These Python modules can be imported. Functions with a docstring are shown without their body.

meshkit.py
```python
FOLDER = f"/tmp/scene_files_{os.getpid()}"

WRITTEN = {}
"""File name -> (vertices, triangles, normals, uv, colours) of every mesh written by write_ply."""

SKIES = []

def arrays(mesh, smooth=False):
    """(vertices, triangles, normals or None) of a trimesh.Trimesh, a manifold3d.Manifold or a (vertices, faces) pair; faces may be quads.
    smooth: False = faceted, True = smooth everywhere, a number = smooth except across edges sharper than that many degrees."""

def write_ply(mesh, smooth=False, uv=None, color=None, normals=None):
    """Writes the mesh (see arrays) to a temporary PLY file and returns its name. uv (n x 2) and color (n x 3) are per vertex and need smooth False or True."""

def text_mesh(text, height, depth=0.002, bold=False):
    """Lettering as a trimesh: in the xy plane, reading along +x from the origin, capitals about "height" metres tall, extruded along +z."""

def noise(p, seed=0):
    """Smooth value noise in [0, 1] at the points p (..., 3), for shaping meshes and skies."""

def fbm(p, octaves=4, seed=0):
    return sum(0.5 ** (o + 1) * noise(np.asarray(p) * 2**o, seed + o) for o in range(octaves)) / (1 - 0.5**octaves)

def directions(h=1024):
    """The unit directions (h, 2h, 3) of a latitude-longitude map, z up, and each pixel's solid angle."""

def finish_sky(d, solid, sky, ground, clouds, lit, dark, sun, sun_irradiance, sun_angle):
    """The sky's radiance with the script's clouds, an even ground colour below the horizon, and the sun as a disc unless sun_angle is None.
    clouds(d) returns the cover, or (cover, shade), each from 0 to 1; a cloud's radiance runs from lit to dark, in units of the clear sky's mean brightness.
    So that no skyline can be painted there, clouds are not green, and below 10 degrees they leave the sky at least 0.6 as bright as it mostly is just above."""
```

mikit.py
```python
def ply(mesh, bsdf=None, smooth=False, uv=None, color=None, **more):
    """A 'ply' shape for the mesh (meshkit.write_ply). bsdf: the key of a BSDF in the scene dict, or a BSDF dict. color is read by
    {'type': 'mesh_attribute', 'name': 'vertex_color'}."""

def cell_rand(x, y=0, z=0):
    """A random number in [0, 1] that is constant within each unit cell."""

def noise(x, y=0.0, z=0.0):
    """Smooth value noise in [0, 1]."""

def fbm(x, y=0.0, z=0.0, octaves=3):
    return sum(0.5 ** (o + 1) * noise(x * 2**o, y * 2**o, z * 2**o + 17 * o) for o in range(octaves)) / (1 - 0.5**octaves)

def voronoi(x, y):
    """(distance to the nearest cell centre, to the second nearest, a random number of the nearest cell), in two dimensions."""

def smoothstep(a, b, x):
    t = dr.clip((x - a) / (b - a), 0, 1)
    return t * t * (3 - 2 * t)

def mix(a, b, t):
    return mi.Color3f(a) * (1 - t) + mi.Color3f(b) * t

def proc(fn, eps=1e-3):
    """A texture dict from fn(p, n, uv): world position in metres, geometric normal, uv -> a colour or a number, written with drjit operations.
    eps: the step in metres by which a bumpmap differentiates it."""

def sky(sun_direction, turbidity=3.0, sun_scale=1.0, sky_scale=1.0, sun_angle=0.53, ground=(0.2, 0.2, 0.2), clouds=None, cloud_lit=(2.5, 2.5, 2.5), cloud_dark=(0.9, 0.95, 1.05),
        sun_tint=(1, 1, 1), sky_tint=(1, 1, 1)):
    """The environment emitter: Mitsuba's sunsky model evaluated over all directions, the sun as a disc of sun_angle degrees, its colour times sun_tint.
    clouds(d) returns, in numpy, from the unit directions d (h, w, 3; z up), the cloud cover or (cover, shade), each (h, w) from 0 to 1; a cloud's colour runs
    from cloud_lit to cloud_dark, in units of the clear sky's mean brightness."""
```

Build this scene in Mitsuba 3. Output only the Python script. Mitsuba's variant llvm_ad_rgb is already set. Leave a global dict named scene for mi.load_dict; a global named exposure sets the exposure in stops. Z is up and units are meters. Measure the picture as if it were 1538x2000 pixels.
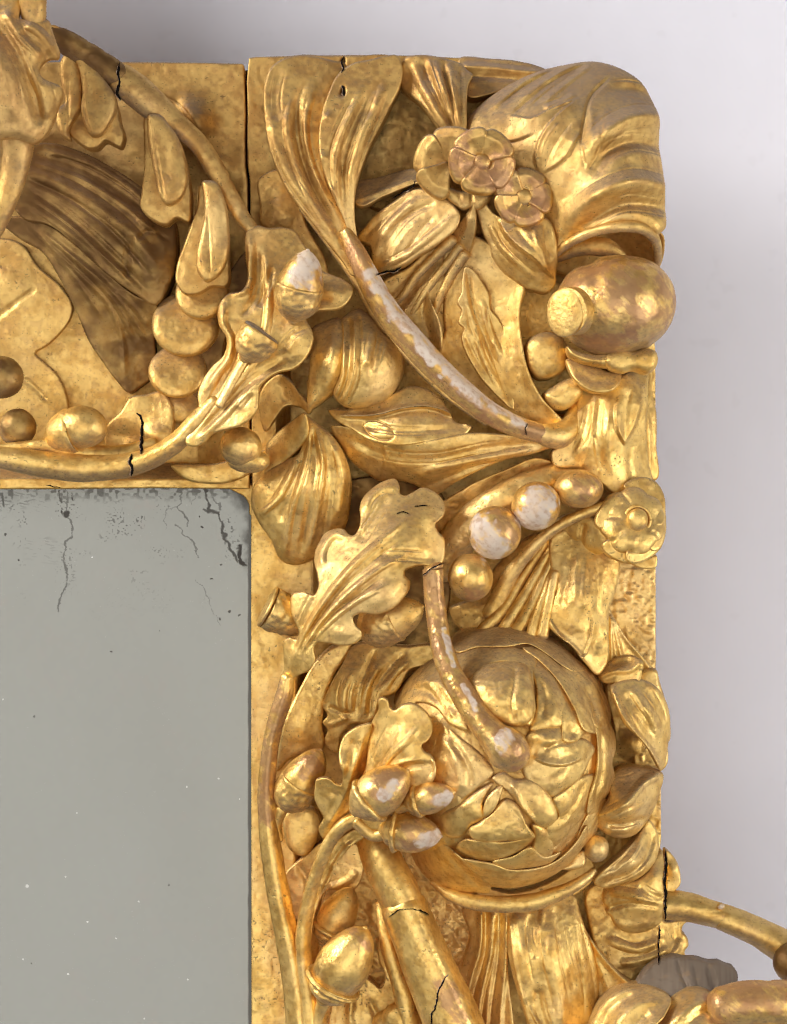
import math
import numpy as np
import drjit as dr
import mitsuba as mi
import shapely
from shapely.geometry import Polygon, LineString
from scipy.spatial import Delaunay, cKDTree
from scipy.interpolate import RBFInterpolator
import mikit, meshkit
from mikit import proc, noise, fbm, smoothstep, mix

T = mi.ScalarTransform4f
S = 0.00032                      # metres per photograph pixel at the plane of the frame boards
CX, CY, D = 769.0, 1000.0, 7000.0   # picture centre; camera distance in the same unit

# ------------------------------------------------------------------ camera, lamps, exposure
scene, labels = {}, {}
exposure = 0.42
scene['camera'] = {'type': 'thinlens', 'fov': 2 * math.degrees(math.atan(769.0 / D)), 'fov_axis': 'x',
                   'aperture_radius': 0.007, 'focus_distance': (D - 95) * S,
                   'to_world': T().look_at(origin=[0, -D * S, 0], target=[0, 0, 0], up=[0, 0, 1]), 'near_clip': 0.1, 'far_clip': 60.0}


def softbox(key, pos, aim, w, h, rad):
    scene[key] = {'type': 'rectangle', 'to_world': T().look_at(origin=pos, target=aim, up=[0, 0, 1]) @ T().scale([w / 2, h / 2, 1]),
                  'emitter': {'type': 'area', 'radiance': {'type': 'rgb', 'value': rad}},
                  'bsdf': {'type': 'diffuse', 'reflectance': {'type': 'rgb', 'value': 0.5}}}


softbox('studio_softbox', [-2.35, -1.15, 1.30], [0.1, 0, 0.1], 1.05, 1.05, [20.5, 19.9, 19.7])
softbox('studio_softbox_001', [2.3, -1.35, -0.35], [0.1, 0, -0.1], 0.9, 1.8, [5.2, 5.1, 5.1])
softbox('studio_softbox_002', [0.0, -3.6, -0.7], [0.0, 0, 0.0], 3.8, 3.0, [1.18, 1.165, 1.15])
scene['studio_ambient'] = {'type': 'constant', 'radiance': {'type': 'rgb', 'value': [0.13, 0.125, 0.13]}}
for k_, t_ in (('studio_softbox', 'square softbox lamp high on the left in front of the mirror'), ('studio_softbox_001', 'tall narrow strip softbox on the right in front of the mirror'),
               ('studio_softbox_002', 'large pale diffuser panel standing behind the camera')):
    labels[k_] = {'label': t_, 'category': 'studio lamp'}


# ------------------------------------------------------------------ materials
def px(p):
    """World position to photograph pixels at the board plane, and the height above the boards."""
    return p.x / S + CX, CY - p.z / S, -p.y / S


def gold_tone(p, n):
    x, y, z = px(p)
    big = fbm(x / 150, y / 150, z / 150)
    mid = 0.5 * fbm((x + 0.4 * y) / 34 + 7, (y - 0.3 * x) / 34, z / 34) + 0.5 * fbm(x / 11, y / 11, z / 11 + 5)
    fine = noise(x / 4.2, y / 4.2, z / 4.2)
    grain = noise(x / 2.3, y / 2.3, z / 2.3 + 3)
    c = mix((0.90, 0.60, 0.185), (0.70, 0.41, 0.10), smoothstep(0.38, 0.66, mid))
    c = mix(c, (0.92, 0.66, 0.32), smoothstep(0.48, 0.75, big) * 0.35)
    rub = smoothstep(0.58, 0.74, fbm(x / 15, y / 15 + 3, z / 15))
    c = mix(c, (0.44, 0.22, 0.10), rub * 0.24)
    c = mix(c, (0.42, 0.235, 0.095), smoothstep(0.55, 0.9, 0.6 * fine + 0.4 * grain + 0.25 * (mid - 0.5)) * 0.42)
    # old brown toning, heaviest on the upper part, with painted shade at the left
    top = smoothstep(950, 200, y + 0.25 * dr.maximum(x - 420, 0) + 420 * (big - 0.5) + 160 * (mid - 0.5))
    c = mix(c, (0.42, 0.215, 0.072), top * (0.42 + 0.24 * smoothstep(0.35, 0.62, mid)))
    return c, mid, fine, top


def dust_amount(p, n, fine, mid, top):
    return dr.clip(smoothstep(0.12, 0.80, n.z + 0.35 * (mid - 0.5)) * (0.66 + 0.25 * top) * (0.7 + 0.5 * fine), 0, 0.92)


def pits(x, y, z):
    a = 0.6 * smoothstep(0.80, 0.89, noise(x / 3.4, y / 3.4, z / 3.4) * 0.62 + noise(x / 31 + 9, y / 31, z / 31) * 0.42)
    return dr.maximum(a, smoothstep(0.90, 0.95, noise(x / 3.0 + 5, y / 3.0, z / 3.0)) * 0.6)


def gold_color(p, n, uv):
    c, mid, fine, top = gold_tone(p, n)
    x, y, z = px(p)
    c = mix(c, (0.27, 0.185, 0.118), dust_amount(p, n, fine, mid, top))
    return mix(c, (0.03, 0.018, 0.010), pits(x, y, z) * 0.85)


def gold_metal(p, n, uv):
    c, mid, fine, top = gold_tone(p, n)
    x, y, z = px(p)
    return 0.88 * (1 - 0.62 * dust_amount(p, n, fine, mid, top)) * (1 - 0.9 * pits(x, y, z))


def gold_rough(p, n, uv):
    x, y, z = px(p)
    top = smoothstep(900, 200, y)
    return dr.clip(0.335 + 0.18 * fbm(x / 40, y / 40 + 11, z / 40) + 0.14 * noise(x / 6, y / 6, z / 6) + 0.09 * top, 0.22, 0.7)


def gold_bump(p, n, uv):
    x, y, z = px(p)
    h = 0.30 * noise(x / 14, (y + 0.4 * x) / 14, z / 14) + 0.62 * noise((x + 0.5 * y) / 7.3, (y - 0.4 * x) / 7.3, z / 7.3 + 5) + 0.46 * noise((x - 0.3 * y) / 4.1, (y + 0.3 * x) / 4.1, z / 4.1)
    patch = 0.22 + 0.80 * smoothstep(0.35, 0.7, fbm(x / 70, y / 70, z / 70 + 2))
    return patch * h * S - 0.8 * S * pits(x, y, z)


# places where the gilding has worn through: (kind, x0, y0, x1, y1, radius); kind 0 = white gesso, 1 = red-brown bole
WEAR = [(0, 600, 505, 590, 545, 40), (1, 600, 540, 596, 560, 46),
        (0, 728, 536, 784, 608, 26), (0, 784, 608, 860, 696, 35), (0, 860, 696, 940, 764, 37), (0, 940, 764, 1015, 812, 30), (1, 690, 490, 790, 640, 44), (1, 990, 810, 1072, 850, 36), (1, 800, 660, 980, 815, 44),
        (1, 960, 1045, 985, 1030, 62), (0, 942, 1035, 965, 1072, 40), (0, 1042, 1008, 1056, 978, 42), (1, 1050, 985, 1052, 975, 54), (1, 1155, 936, 1140, 950, 36), (1, 915, 1156, 930, 1164, 22),
        (1, 1150, 545, 1300, 590, 92), (1, 1150, 668, 1210, 672, 28), (1, 1250, 560, 1316, 610, 50), (1, 1232, 630, 1236, 655, 18),
        (1, 846, 1120, 856, 1240, 46),  (1, 870, 1280, 985, 1440, 50), (0, 868, 1230, 886, 1300, 9), (0, 905, 1340, 930, 1385, 9), (0, 990, 1438, 976, 1462, 21), (1, 985, 1450, 1000, 1470, 50),
        (1, 548, 1360, 518, 1600, 38),
        (0, 752, 1552, 770, 1536, 18), (1, 750, 1540, 775, 1530, 46), (0, 854, 1566, 872, 1556, 20), (1, 850, 1560, 870, 1550, 34), (0, 824, 1640, 850, 1636, 20), (1, 805, 1630, 845, 1625, 44),
        (1, 905, 330, 980, 350, 40), (1, 985, 300, 990, 350, 34), (1, 1050, 350, 1060, 400, 30), (1, 1000, 420, 1040, 430, 32), (1, 905, 265, 890, 300, 24),
        (1, 1430, 1935, 1540, 1940, 62), (0, 1405, 1775, 1412, 1772, 10), (1, 1395, 1950, 1412, 1985, 36), (1, 600, 1500, 620, 1480, 34), (1, 690, 1820, 715, 1850, 18), (1, 870, 1930, 900, 1990, 34)]


def wear_masks(p):
    x, y, z = px(p)
    k = (D - z) / D
    x, y = (x - CX) / k + CX, (y - CY) / k + CY          # back to the plane where the list was measured
    m = [mi.Float(0), mi.Float(0)]
    for kind, x0, y0, x1, y1, r in WEAR:
        dx, dy = x1 - x0, y1 - y0
        t = dr.clip(((x - x0) * dx + (y - y0) * dy) / (dx * dx + dy * dy), 0, 1)
        d = dr.sqrt(dr.square(x - x0 - t * dx) + dr.square(y - y0 - t * dy))
        m[kind] = dr.maximum(m[kind], 1 - d / r)
    streak = fbm((x - y) / 11, (x + y) / 34, z / 16, octaves=3)
    flake = fbm(x / 19, y / 19, z / 19, octaves=4)
    g = smoothstep(0.0, 0.30, 0.8 * dr.minimum(m[0], 0.6) + 1.5 * (0.25 * streak + 0.75 * flake - 0.5) - 0.13) * smoothstep(0.0, 0.12, m[0])
    b = smoothstep(-0.05, 0.30, 0.55 * dr.minimum(m[1], 0.7) + 1.7 * (0.5 * flake + 0.5 * streak - 0.5) - 0.12) * smoothstep(0.0, 0.3, m[1])
    return g, b, flake, streak


def worn_color(p, n, uv):
    x, y, z = px(p)
    c = mi.Color3f(gold_color(p, n, uv))
    g, b, flake, streak = wear_masks(p)
    c = mix(c, mix((0.43, 0.205, 0.085), (0.32, 0.145, 0.075), smoothstep(0.35, 0.65, flake)), b * 0.72)
    return mix(c, mix((0.60, 0.505, 0.40), (0.43, 0.28, 0.18), smoothstep(0.46, 0.70, 0.4 * streak + 0.6 * fbm(x / 8, y / 8, z / 8, octaves=4)) * 0.75), g * (0.50 + 0.62 * flake))


def worn_metal(p, n, uv):
    g, b, flake, streak = wear_masks(p)
    return gold_metal(p, n, uv) * (1 - g) * (1 - 0.42 * b)


def worn_rough(p, n, uv):
    g, b, flake, streak = wear_masks(p)
    return gold_rough(p, n, uv) * (0.82 - 0.1 * b) * (1 - g) + g * 0.55


def bumped(inner, fn):
    return {'type': 'twosided', 'b': {'type': 'bumpmap', 'arbitrary': proc(fn, eps=0.00025), 'scale': 1.0, 'bsdf': inner}}


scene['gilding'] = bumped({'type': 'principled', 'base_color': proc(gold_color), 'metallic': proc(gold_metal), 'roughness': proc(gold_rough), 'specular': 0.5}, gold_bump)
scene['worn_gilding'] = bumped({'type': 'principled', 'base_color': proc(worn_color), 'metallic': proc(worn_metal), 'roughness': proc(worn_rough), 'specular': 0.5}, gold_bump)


def toned_shaded_color(p, n, uv):
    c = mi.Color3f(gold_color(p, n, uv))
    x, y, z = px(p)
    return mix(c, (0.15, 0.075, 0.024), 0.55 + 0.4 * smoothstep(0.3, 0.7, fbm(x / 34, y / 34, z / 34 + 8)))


def toned_shaded_metal(p, n, uv):
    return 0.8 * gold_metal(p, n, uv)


scene['toned_shaded_gilding'] = bumped({'type': 'principled', 'base_color': proc(toned_shaded_color), 'metallic': proc(toned_shaded_metal), 'roughness': proc(gold_rough), 'specular': 0.4}, gold_bump)  # browner old gilding, with shade of hollows and the crest painted in


def bare_color(p, n, uv):
    x, y, z = px(p)
    f = fbm(x / 60, y / 60, z / 60)
    return mix(mix((0.25, 0.20, 0.15), (0.16, 0.12, 0.085), 0.5 * f + 0.5 * noise(x / 4 + y / 60, y / 50, z / 50)), (0.34, 0.20, 0.08), smoothstep(0.60, 0.78, fbm(x / 30, y / 30, z / 20 + 4)) * 0.55)


scene['dusty_wood'] = bumped({'type': 'principled', 'base_color': proc(bare_color), 'roughness': 0.6, 'metallic': 0.12}, gold_bump)
scene['dark_wood'] = {'type': 'twosided', 'b': {'type': 'diffuse', 'reflectance': proc(lambda p, n, uv: mix((0.03, 0.02, 0.013), (0.055, 0.036, 0.022), noise(p.x * 300, p.y * 300, p.z * 40)))}}
scene['bole_clay'] = {'type': 'twosided', 'b': {'type': 'principled', 'base_color': {'type': 'rgb', 'value': [0.24, 0.085, 0.05]}, 'roughness': 0.5}}
scene['gesso'] = {'type': 'twosided', 'b': {'type': 'diffuse', 'reflectance': proc(lambda p, n, uv: mix((0.50, 0.40, 0.29), (0.26, 0.13, 0.06), noise(p.x * 900, p.y * 900, p.z * 900)))}}
scene['crack_dark'] = {'type': 'twosided', 'b': {'type': 'diffuse', 'reflectance': {'type': 'rgb', 'value': [0.012, 0.009, 0.007]}}}

# the mirror's silvering: cracks, black spots and clouding, measured on the glass in photograph pixels
CRACKS = [[(128, 955), (131, 985), (133, 1005), (140, 1030), (143, 1048), (130, 1055), (125, 1085), (130, 1105), (131, 1140), (120, 1165), (113, 1185), (115, 1192)],
          [(354, 958), (352, 985), (345, 991), (360, 1000), (366, 1020), (366, 1028)], [(346, 990), (325, 994), (322, 1015), (323, 1036)], [(346, 1025), (356, 1040), (377, 1060), (380, 1070), (390, 1088)],
          [(397, 955), (405, 970), (411, 985), (408, 998), (424, 1002), (435, 1020), (436, 1040), (447, 1065), (453, 1080), (464, 1096)], [(418, 972), (429, 985), (428, 995)],
          [(470, 1065), (468, 1085), (476, 1104)], [(380, 1133), (397, 1150), (415, 1185), (422, 1204), (434, 1222)], [(397, 996), (418, 999)], [(380, 968), (376, 986)], [(117, 958), (121, 980)], [(140, 962), (143, 978)], [(3, 966), (6, 985)]]
CRACK_W = [1.6, 1.5, 0.7, 1.3, 2.6, 1.3, 3.6, 0.8, 2.2, 1.0, 2.4, 2.2, 2.5]
SPOTS = [(131, 1004, 7.0), (9, 1045, 2.6), (277, 1012, 2.0), (395, 1029, 3.0), (432, 1102, 2.4), (36, 1094, 2.8), (448, 1197, 3.0), (468, 1201, 2.2), (430, 1207, 2.6), (312, 1232, 1.8), (402, 958, 6.0), (388, 1009, 2.0), (414, 1131, 2.0),
         (65, 1882, 2.0), (217, 1275, 1.8), (66, 1401, 2.2), (330, 1727, 2.2), (120, 1000, 3.0), (142, 975, 3.0)]
FLECKS = [(53, 1731, 3.6), (171, 1801, 2.0), (271, 1761, 1.8), (133, 1903, 2.2), (45, 1874, 1.8), (365, 1537, 1.8), (427, 1521, 1.8), (367, 1914, 1.8), (6, 1366, 1.7), (180, 1088, 1.6), (128, 1713, 1.6), (227, 1833, 1.5), (282, 1990, 1.6), (468, 1561, 1.6), (150, 1588, 1.4)]


def tarnish_and_gap(p):
    x, y, z = px(p)
    k = (D + 62.0) / D
    x, y = (x - CX) / k + CX, (y - CY) / k + CY
    wx, wy = x + 7 * (noise(x / 9, y / 9) - 0.5) + 3 * (noise(x / 3, y / 3, 4) - 0.5), y + 6 * (noise(x / 9, y / 9, 8) - 0.5)
    dark = mi.Float(0)
    for line, w in zip(CRACKS, CRACK_W):
        d = mi.Float(1e9)
        for (x0, y0), (x1, y1) in zip(line[:-1], line[1:]):
            dx, dy = x1 - x0, y1 - y0
            t = dr.clip(((wx - x0) * dx + (wy - y0) * dy) / (dx * dx + dy * dy), 0, 1)
            d = dr.minimum(d, dr.square(wx - x0 - t * dx) + dr.square(wy - y0 - t * dy))
        ww = w * (0.55 + 0.9 * noise(x / 14, y / 14, 2))
        dark = dr.maximum(dark, smoothstep(1.6, 0.5, dr.sqrt(d) / ww) * min(0.95, 0.26 + 0.22 * w))
    for sx, sy, r in SPOTS:
        dark = dr.maximum(dark, smoothstep(1.25, 0.75, dr.sqrt(dr.square(wx - sx) + dr.square(wy - sy)) / r) * 0.9)
    rag = fbm(x / 16, y / 16)
    edge = dr.maximum(smoothstep(470, 492, x + 22 * (rag - 0.5)) * smoothstep(1130, 1080, y), smoothstep(483.0, 486.5, x + 1.4 * (noise(y / 22) - 0.5)))  # ragged tarnish, then a painted dark line for the shaded gap at the board
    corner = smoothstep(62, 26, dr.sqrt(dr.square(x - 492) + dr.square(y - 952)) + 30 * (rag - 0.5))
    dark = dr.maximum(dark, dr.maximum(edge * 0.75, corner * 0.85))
    speck = smoothstep(0.74, 0.82, noise(x / 3.1, y / 3.1)) * smoothstep(0.50, 0.75, fbm(x / 45, y / 45, 3)) * smoothstep(1250, 960, y) * 0.75
    streaks = smoothstep(0.66, 0.8, noise((x + 3.2 * y) / 18, (y - 0.25 * x) / 2.6)) * smoothstep(0.45, 0.7, fbm(x / 60, y / 60, 6)) * smoothstep(190, 20, x) * smoothstep(1160, 990, y) * 0.5
    band = smoothstep(985, 958, y + 26 * (fbm(x / 22, y / 22, 5) - 0.5)) * (0.22 + 0.5 * smoothstep(0.5, 0.7, noise(x / 6, y / 6, 3)))
    return dr.maximum(dr.maximum(dark, speck), dr.maximum(streaks, band)), x, y


def silver_tint(p, n, uv):
    dark, x, y = tarnish_and_gap(p)
    c = mix((0.222, 0.222, 0.194), (0.210, 0.208, 0.180), fbm(x / 120, y / 240, 2))
    c = mix(c, (0.235, 0.205, 0.178), smoothstep(0.62, 0.72, noise(x / 7, y / 10, 9)) * smoothstep(0.55, 0.75, fbm(x / 70, y / 70, 12)) * 0.4)
    return mix(c, (0.028, 0.024, 0.020), dark)


def haze_tint(p, n, uv):
    dark, x, y = tarnish_and_gap(p)
    fleck = mi.Float(0)
    for sx, sy, r in FLECKS:
        fleck = dr.maximum(fleck, smoothstep(1.2, 0.6, dr.sqrt(dr.square(x - sx) + dr.square(y - sy)) / r))
    fleck = dr.maximum(fleck, smoothstep(0.93, 0.97, noise(x / 2.3, y / 2.3, 7)) * smoothstep(0.6, 0.7, noise(x / 25, y / 25, 8)) * 0.12)
    c = mix((0.25, 0.25, 0.23), (0.03, 0.025, 0.02), dark)
    return mix(c, (0.95, 0.95, 0.93), fleck)


def haze_weight(p, n, uv):
    x, y, z = px(p)
    fleck = mi.Float(0.20)
    for sx, sy, r in FLECKS:
        fleck = dr.maximum(fleck, smoothstep(1.2, 0.6, dr.sqrt(dr.square(x - sx) + dr.square(y - sy)) / (0.7 * r)) * 0.22)
    return fleck + 0.05 * fbm(x / 90, y / 90)


scene['old_silvering'] = {'type': 'twosided', 'b': {'type': 'blendbsdf', 'weight': proc(haze_weight),
                          'a': {'type': 'conductor', 'material': 'none', 'specular_reflectance': proc(silver_tint)},
                          'c': {'type': 'diffuse', 'reflectance': proc(haze_tint)}}}


def wall_color(p, n, uv):
    x, y, z = px(p)
    c = mix((0.895, 0.885, 0.94), (0.88, 0.87, 0.92), fbm(x / 400, y / 400))
    c = c * (0.994 + 0.012 * noise(x / 40, y / 60))
    smudge = smoothstep(0.72, 0.84, fbm(x / 38 + 3, y / 38 + 1)) * 0.05
    return mix(c, (0.45, 0.42, 0.40), smudge)


scene['wall_paint'] = {'type': 'twosided', 'b': {'type': 'roughplastic', 'diffuse_reflectance': proc(wall_color), 'alpha': 0.4}}


# ------------------------------------------------------------------ building tools; all sizes in photograph pixels, heights z above the boards
HOLD = 'gilded_mirror'
taken, built = {}, []
ZS = 1.4                          # the relief's depth: listed heights times this
lift = lambda z: np.where(np.asarray(z) > 0, np.asarray(z) * ZS, z)  # noqa: E731


def fresh(key):
    n = taken.get(key, -1) + 1
    taken[key] = n
    return key if n == 0 else f'{key}_{n:03d}'


def put(key, v, f, bsdf, kz):
    """kz: the height at which the part was measured; it is built at the size it has there."""
    k = (D - kz) / D
    w = np.empty_like(v)
    w[:, 0] = (v[:, 0] - CX) * k * S
    w[:, 2] = -(v[:, 1] - CY) * k * S
    w[:, 1] = -v[:, 2] * S
    scene[key] = mikit.ply((w, f), bsdf, smooth=True)
    if bsdf != 'crack_dark':
        built.append(np.column_stack([(v[:, 0] - CX) * k, (v[:, 1] - CY) * k, v[:, 2]]))
    return key


def spline(P, step=3.0, closed=False):
    """Catmull-Rom through the points; a point with a last value of 1 in an outline (3rd column) is a corner."""
    P = np.asarray(P, float)
    n, out = len(P), []
    tang = np.zeros_like(P)
    for i in range(n):
        if closed or 0 < i < n - 1:
            a, b, c = P[i - 1], P[i], P[(i + 1) % n]
            l0, l1 = np.linalg.norm(b[:2] - a[:2]) + 1e-6, np.linalg.norm(c[:2] - b[:2]) + 1e-6
            tang[i] = ((b - a) / l0 * l1 + (c - b) / l1 * l0) / (l0 + l1)
        elif i == 0:
            tang[i] = (P[1] - P[0]) / (np.linalg.norm(P[1][:2] - P[0][:2]) + 1e-6)
        else:
            tang[i] = (P[-1] - P[-2]) / (np.linalg.norm(P[-1][:2] - P[-2][:2]) + 1e-6)
    for i in range(n if closed else n - 1):
        a, b = P[i], P[(i + 1) % n]
        L = np.linalg.norm(b[:3] - a[:3]) if P.shape[1] > 2 else np.linalg.norm(b - a)
        m = max(1, int(math.ceil(L / step)))
        t = (np.arange(m) / m)[:, None]
        h = np.linalg.norm(b[:2] - a[:2])
        out.append((2 * t**3 - 3 * t**2 + 1) * a + (t**3 - 2 * t**2 + t) * h * tang[i] + (-2 * t**3 + 3 * t**2) * b + (t**3 - t**2) * h * tang[(i + 1) % n])
    if not closed:
        out.append(P[-1:])
    return np.vstack(out)


def resample(P, step, closed=True):
    Q = np.vstack([P, P[:1]]) if closed else P
    s = np.concatenate([[0], np.cumsum(np.linalg.norm(np.diff(Q, axis=0), axis=1))])
    m = max(4, int(s[-1] / step))
    u = np.arange(m) / m * s[-1] if closed else np.linspace(0, s[-1], m + 1)
    return np.stack([np.interp(u, s, Q[:, i]) for i in range(Q.shape[1])], 1)


def line(P, step=0.8):
    P = np.asarray(P, float)
    return resample(spline(P, 2.0) if len(P) > 2 else P, step, closed=False)


class Height:
    """Height above the boards at given x, y: base surface plus carved features."""

    def __init__(self, z, feats):
        self.z, self.feats, self.rbf = z, feats, None
        if isinstance(z, (list, tuple)):
            c = np.asarray(z, float)
            if len(c) == 2:
                d = c[1, :2] - c[0, :2]
                self.rbf = lambda q: c[0, 2] + (c[1, 2] - c[0, 2]) * np.clip((q - c[0, :2]) @ d / (d @ d), -0.4, 1.4)
            else:
                r = RBFInterpolator(c[:, :2], c[:, 2], kernel='thin_plate_spline', degree=1 if len(c) > 3 else 1, smoothing=0.5)
                self.rbf = lambda q: r(q)
        self.lines = [line(f[1]) if f[0] in 'rs' else None for f in feats]

    def base(self, q):
        return lift(self.rbf(q) if self.rbf else (self.z(q) if callable(self.z) else np.full(len(q), float(self.z))))

    def __call__(self, q):
        h = self.base(q)
        for f, L in zip(self.feats, self.lines):
            if f[0] == 'r':      # ridge (or groove) along a line, fading at its ends
                d, i = cKDTree(L).query(q, distance_upper_bound=f[3] * 3)
                ok = np.isfinite(d)
                i = np.where(ok, i, 0)
                u = i / (len(L) - 1)
                e = f[4] if len(f) > 4 else 0.15
                fade = np.minimum(1, np.minimum(u + 0.02, 1 - u + 0.02) / max(e, 1e-3))
                h = h + np.where(ok, 0.82 * f[2] * fade * np.exp(-(np.where(ok, d, 0) / f[3]) ** 2), 0)
            elif f[0] == 's':    # lip: the left side of the line stands proud and slopes away
                d, i = cKDTree(L).query(q, distance_upper_bound=f[3] * 4)
                ok = np.isfinite(d)
                i = np.where(ok, i, 0)
                t = np.gradient(L, axis=0)[i]
                side = t[:, 0] * (q[:, 1] - L[i, 1]) - t[:, 1] * (q[:, 0] - L[i, 0])
                u = i / (len(L) - 1)
                fade = np.minimum(1, np.minimum(u + 0.01, 1 - u + 0.01) / 0.2)
                dd = np.where(ok, d, 1e3)
                h = h + np.where(ok & (side < 0), f[2] * fade * np.exp(-dd / f[3]) * np.minimum(1, dd / 2.2), 0)
            elif f[0] == 'b':    # bump: x, y, rx, ry, degrees, height
                _, x, y, rx, ry, a, amp = f
                a = math.radians(a)
                dx, dy = q[:, 0] - x, q[:, 1] - y
                h = h + amp * np.exp(-((dx * math.cos(a) + dy * math.sin(a)) / rx) ** 2 - ((-dx * math.sin(a) + dy * math.cos(a)) / ry) ** 2)
        return h


seed_no = [0]


def lumps(q, z, amp):
    p = np.stack([q[:, 0], q[:, 1], z], 1) + seed_no[0] * 37.0
    return amp * (2.4 * (meshkit.fbm(p / 46, 2, 1) - 0.5) + 1.05 * (meshkit.noise(p / 17, 5) - 0.5) + 0.65 * (meshkit.noise(p / 6.5, 9) - 0.5))


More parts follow.
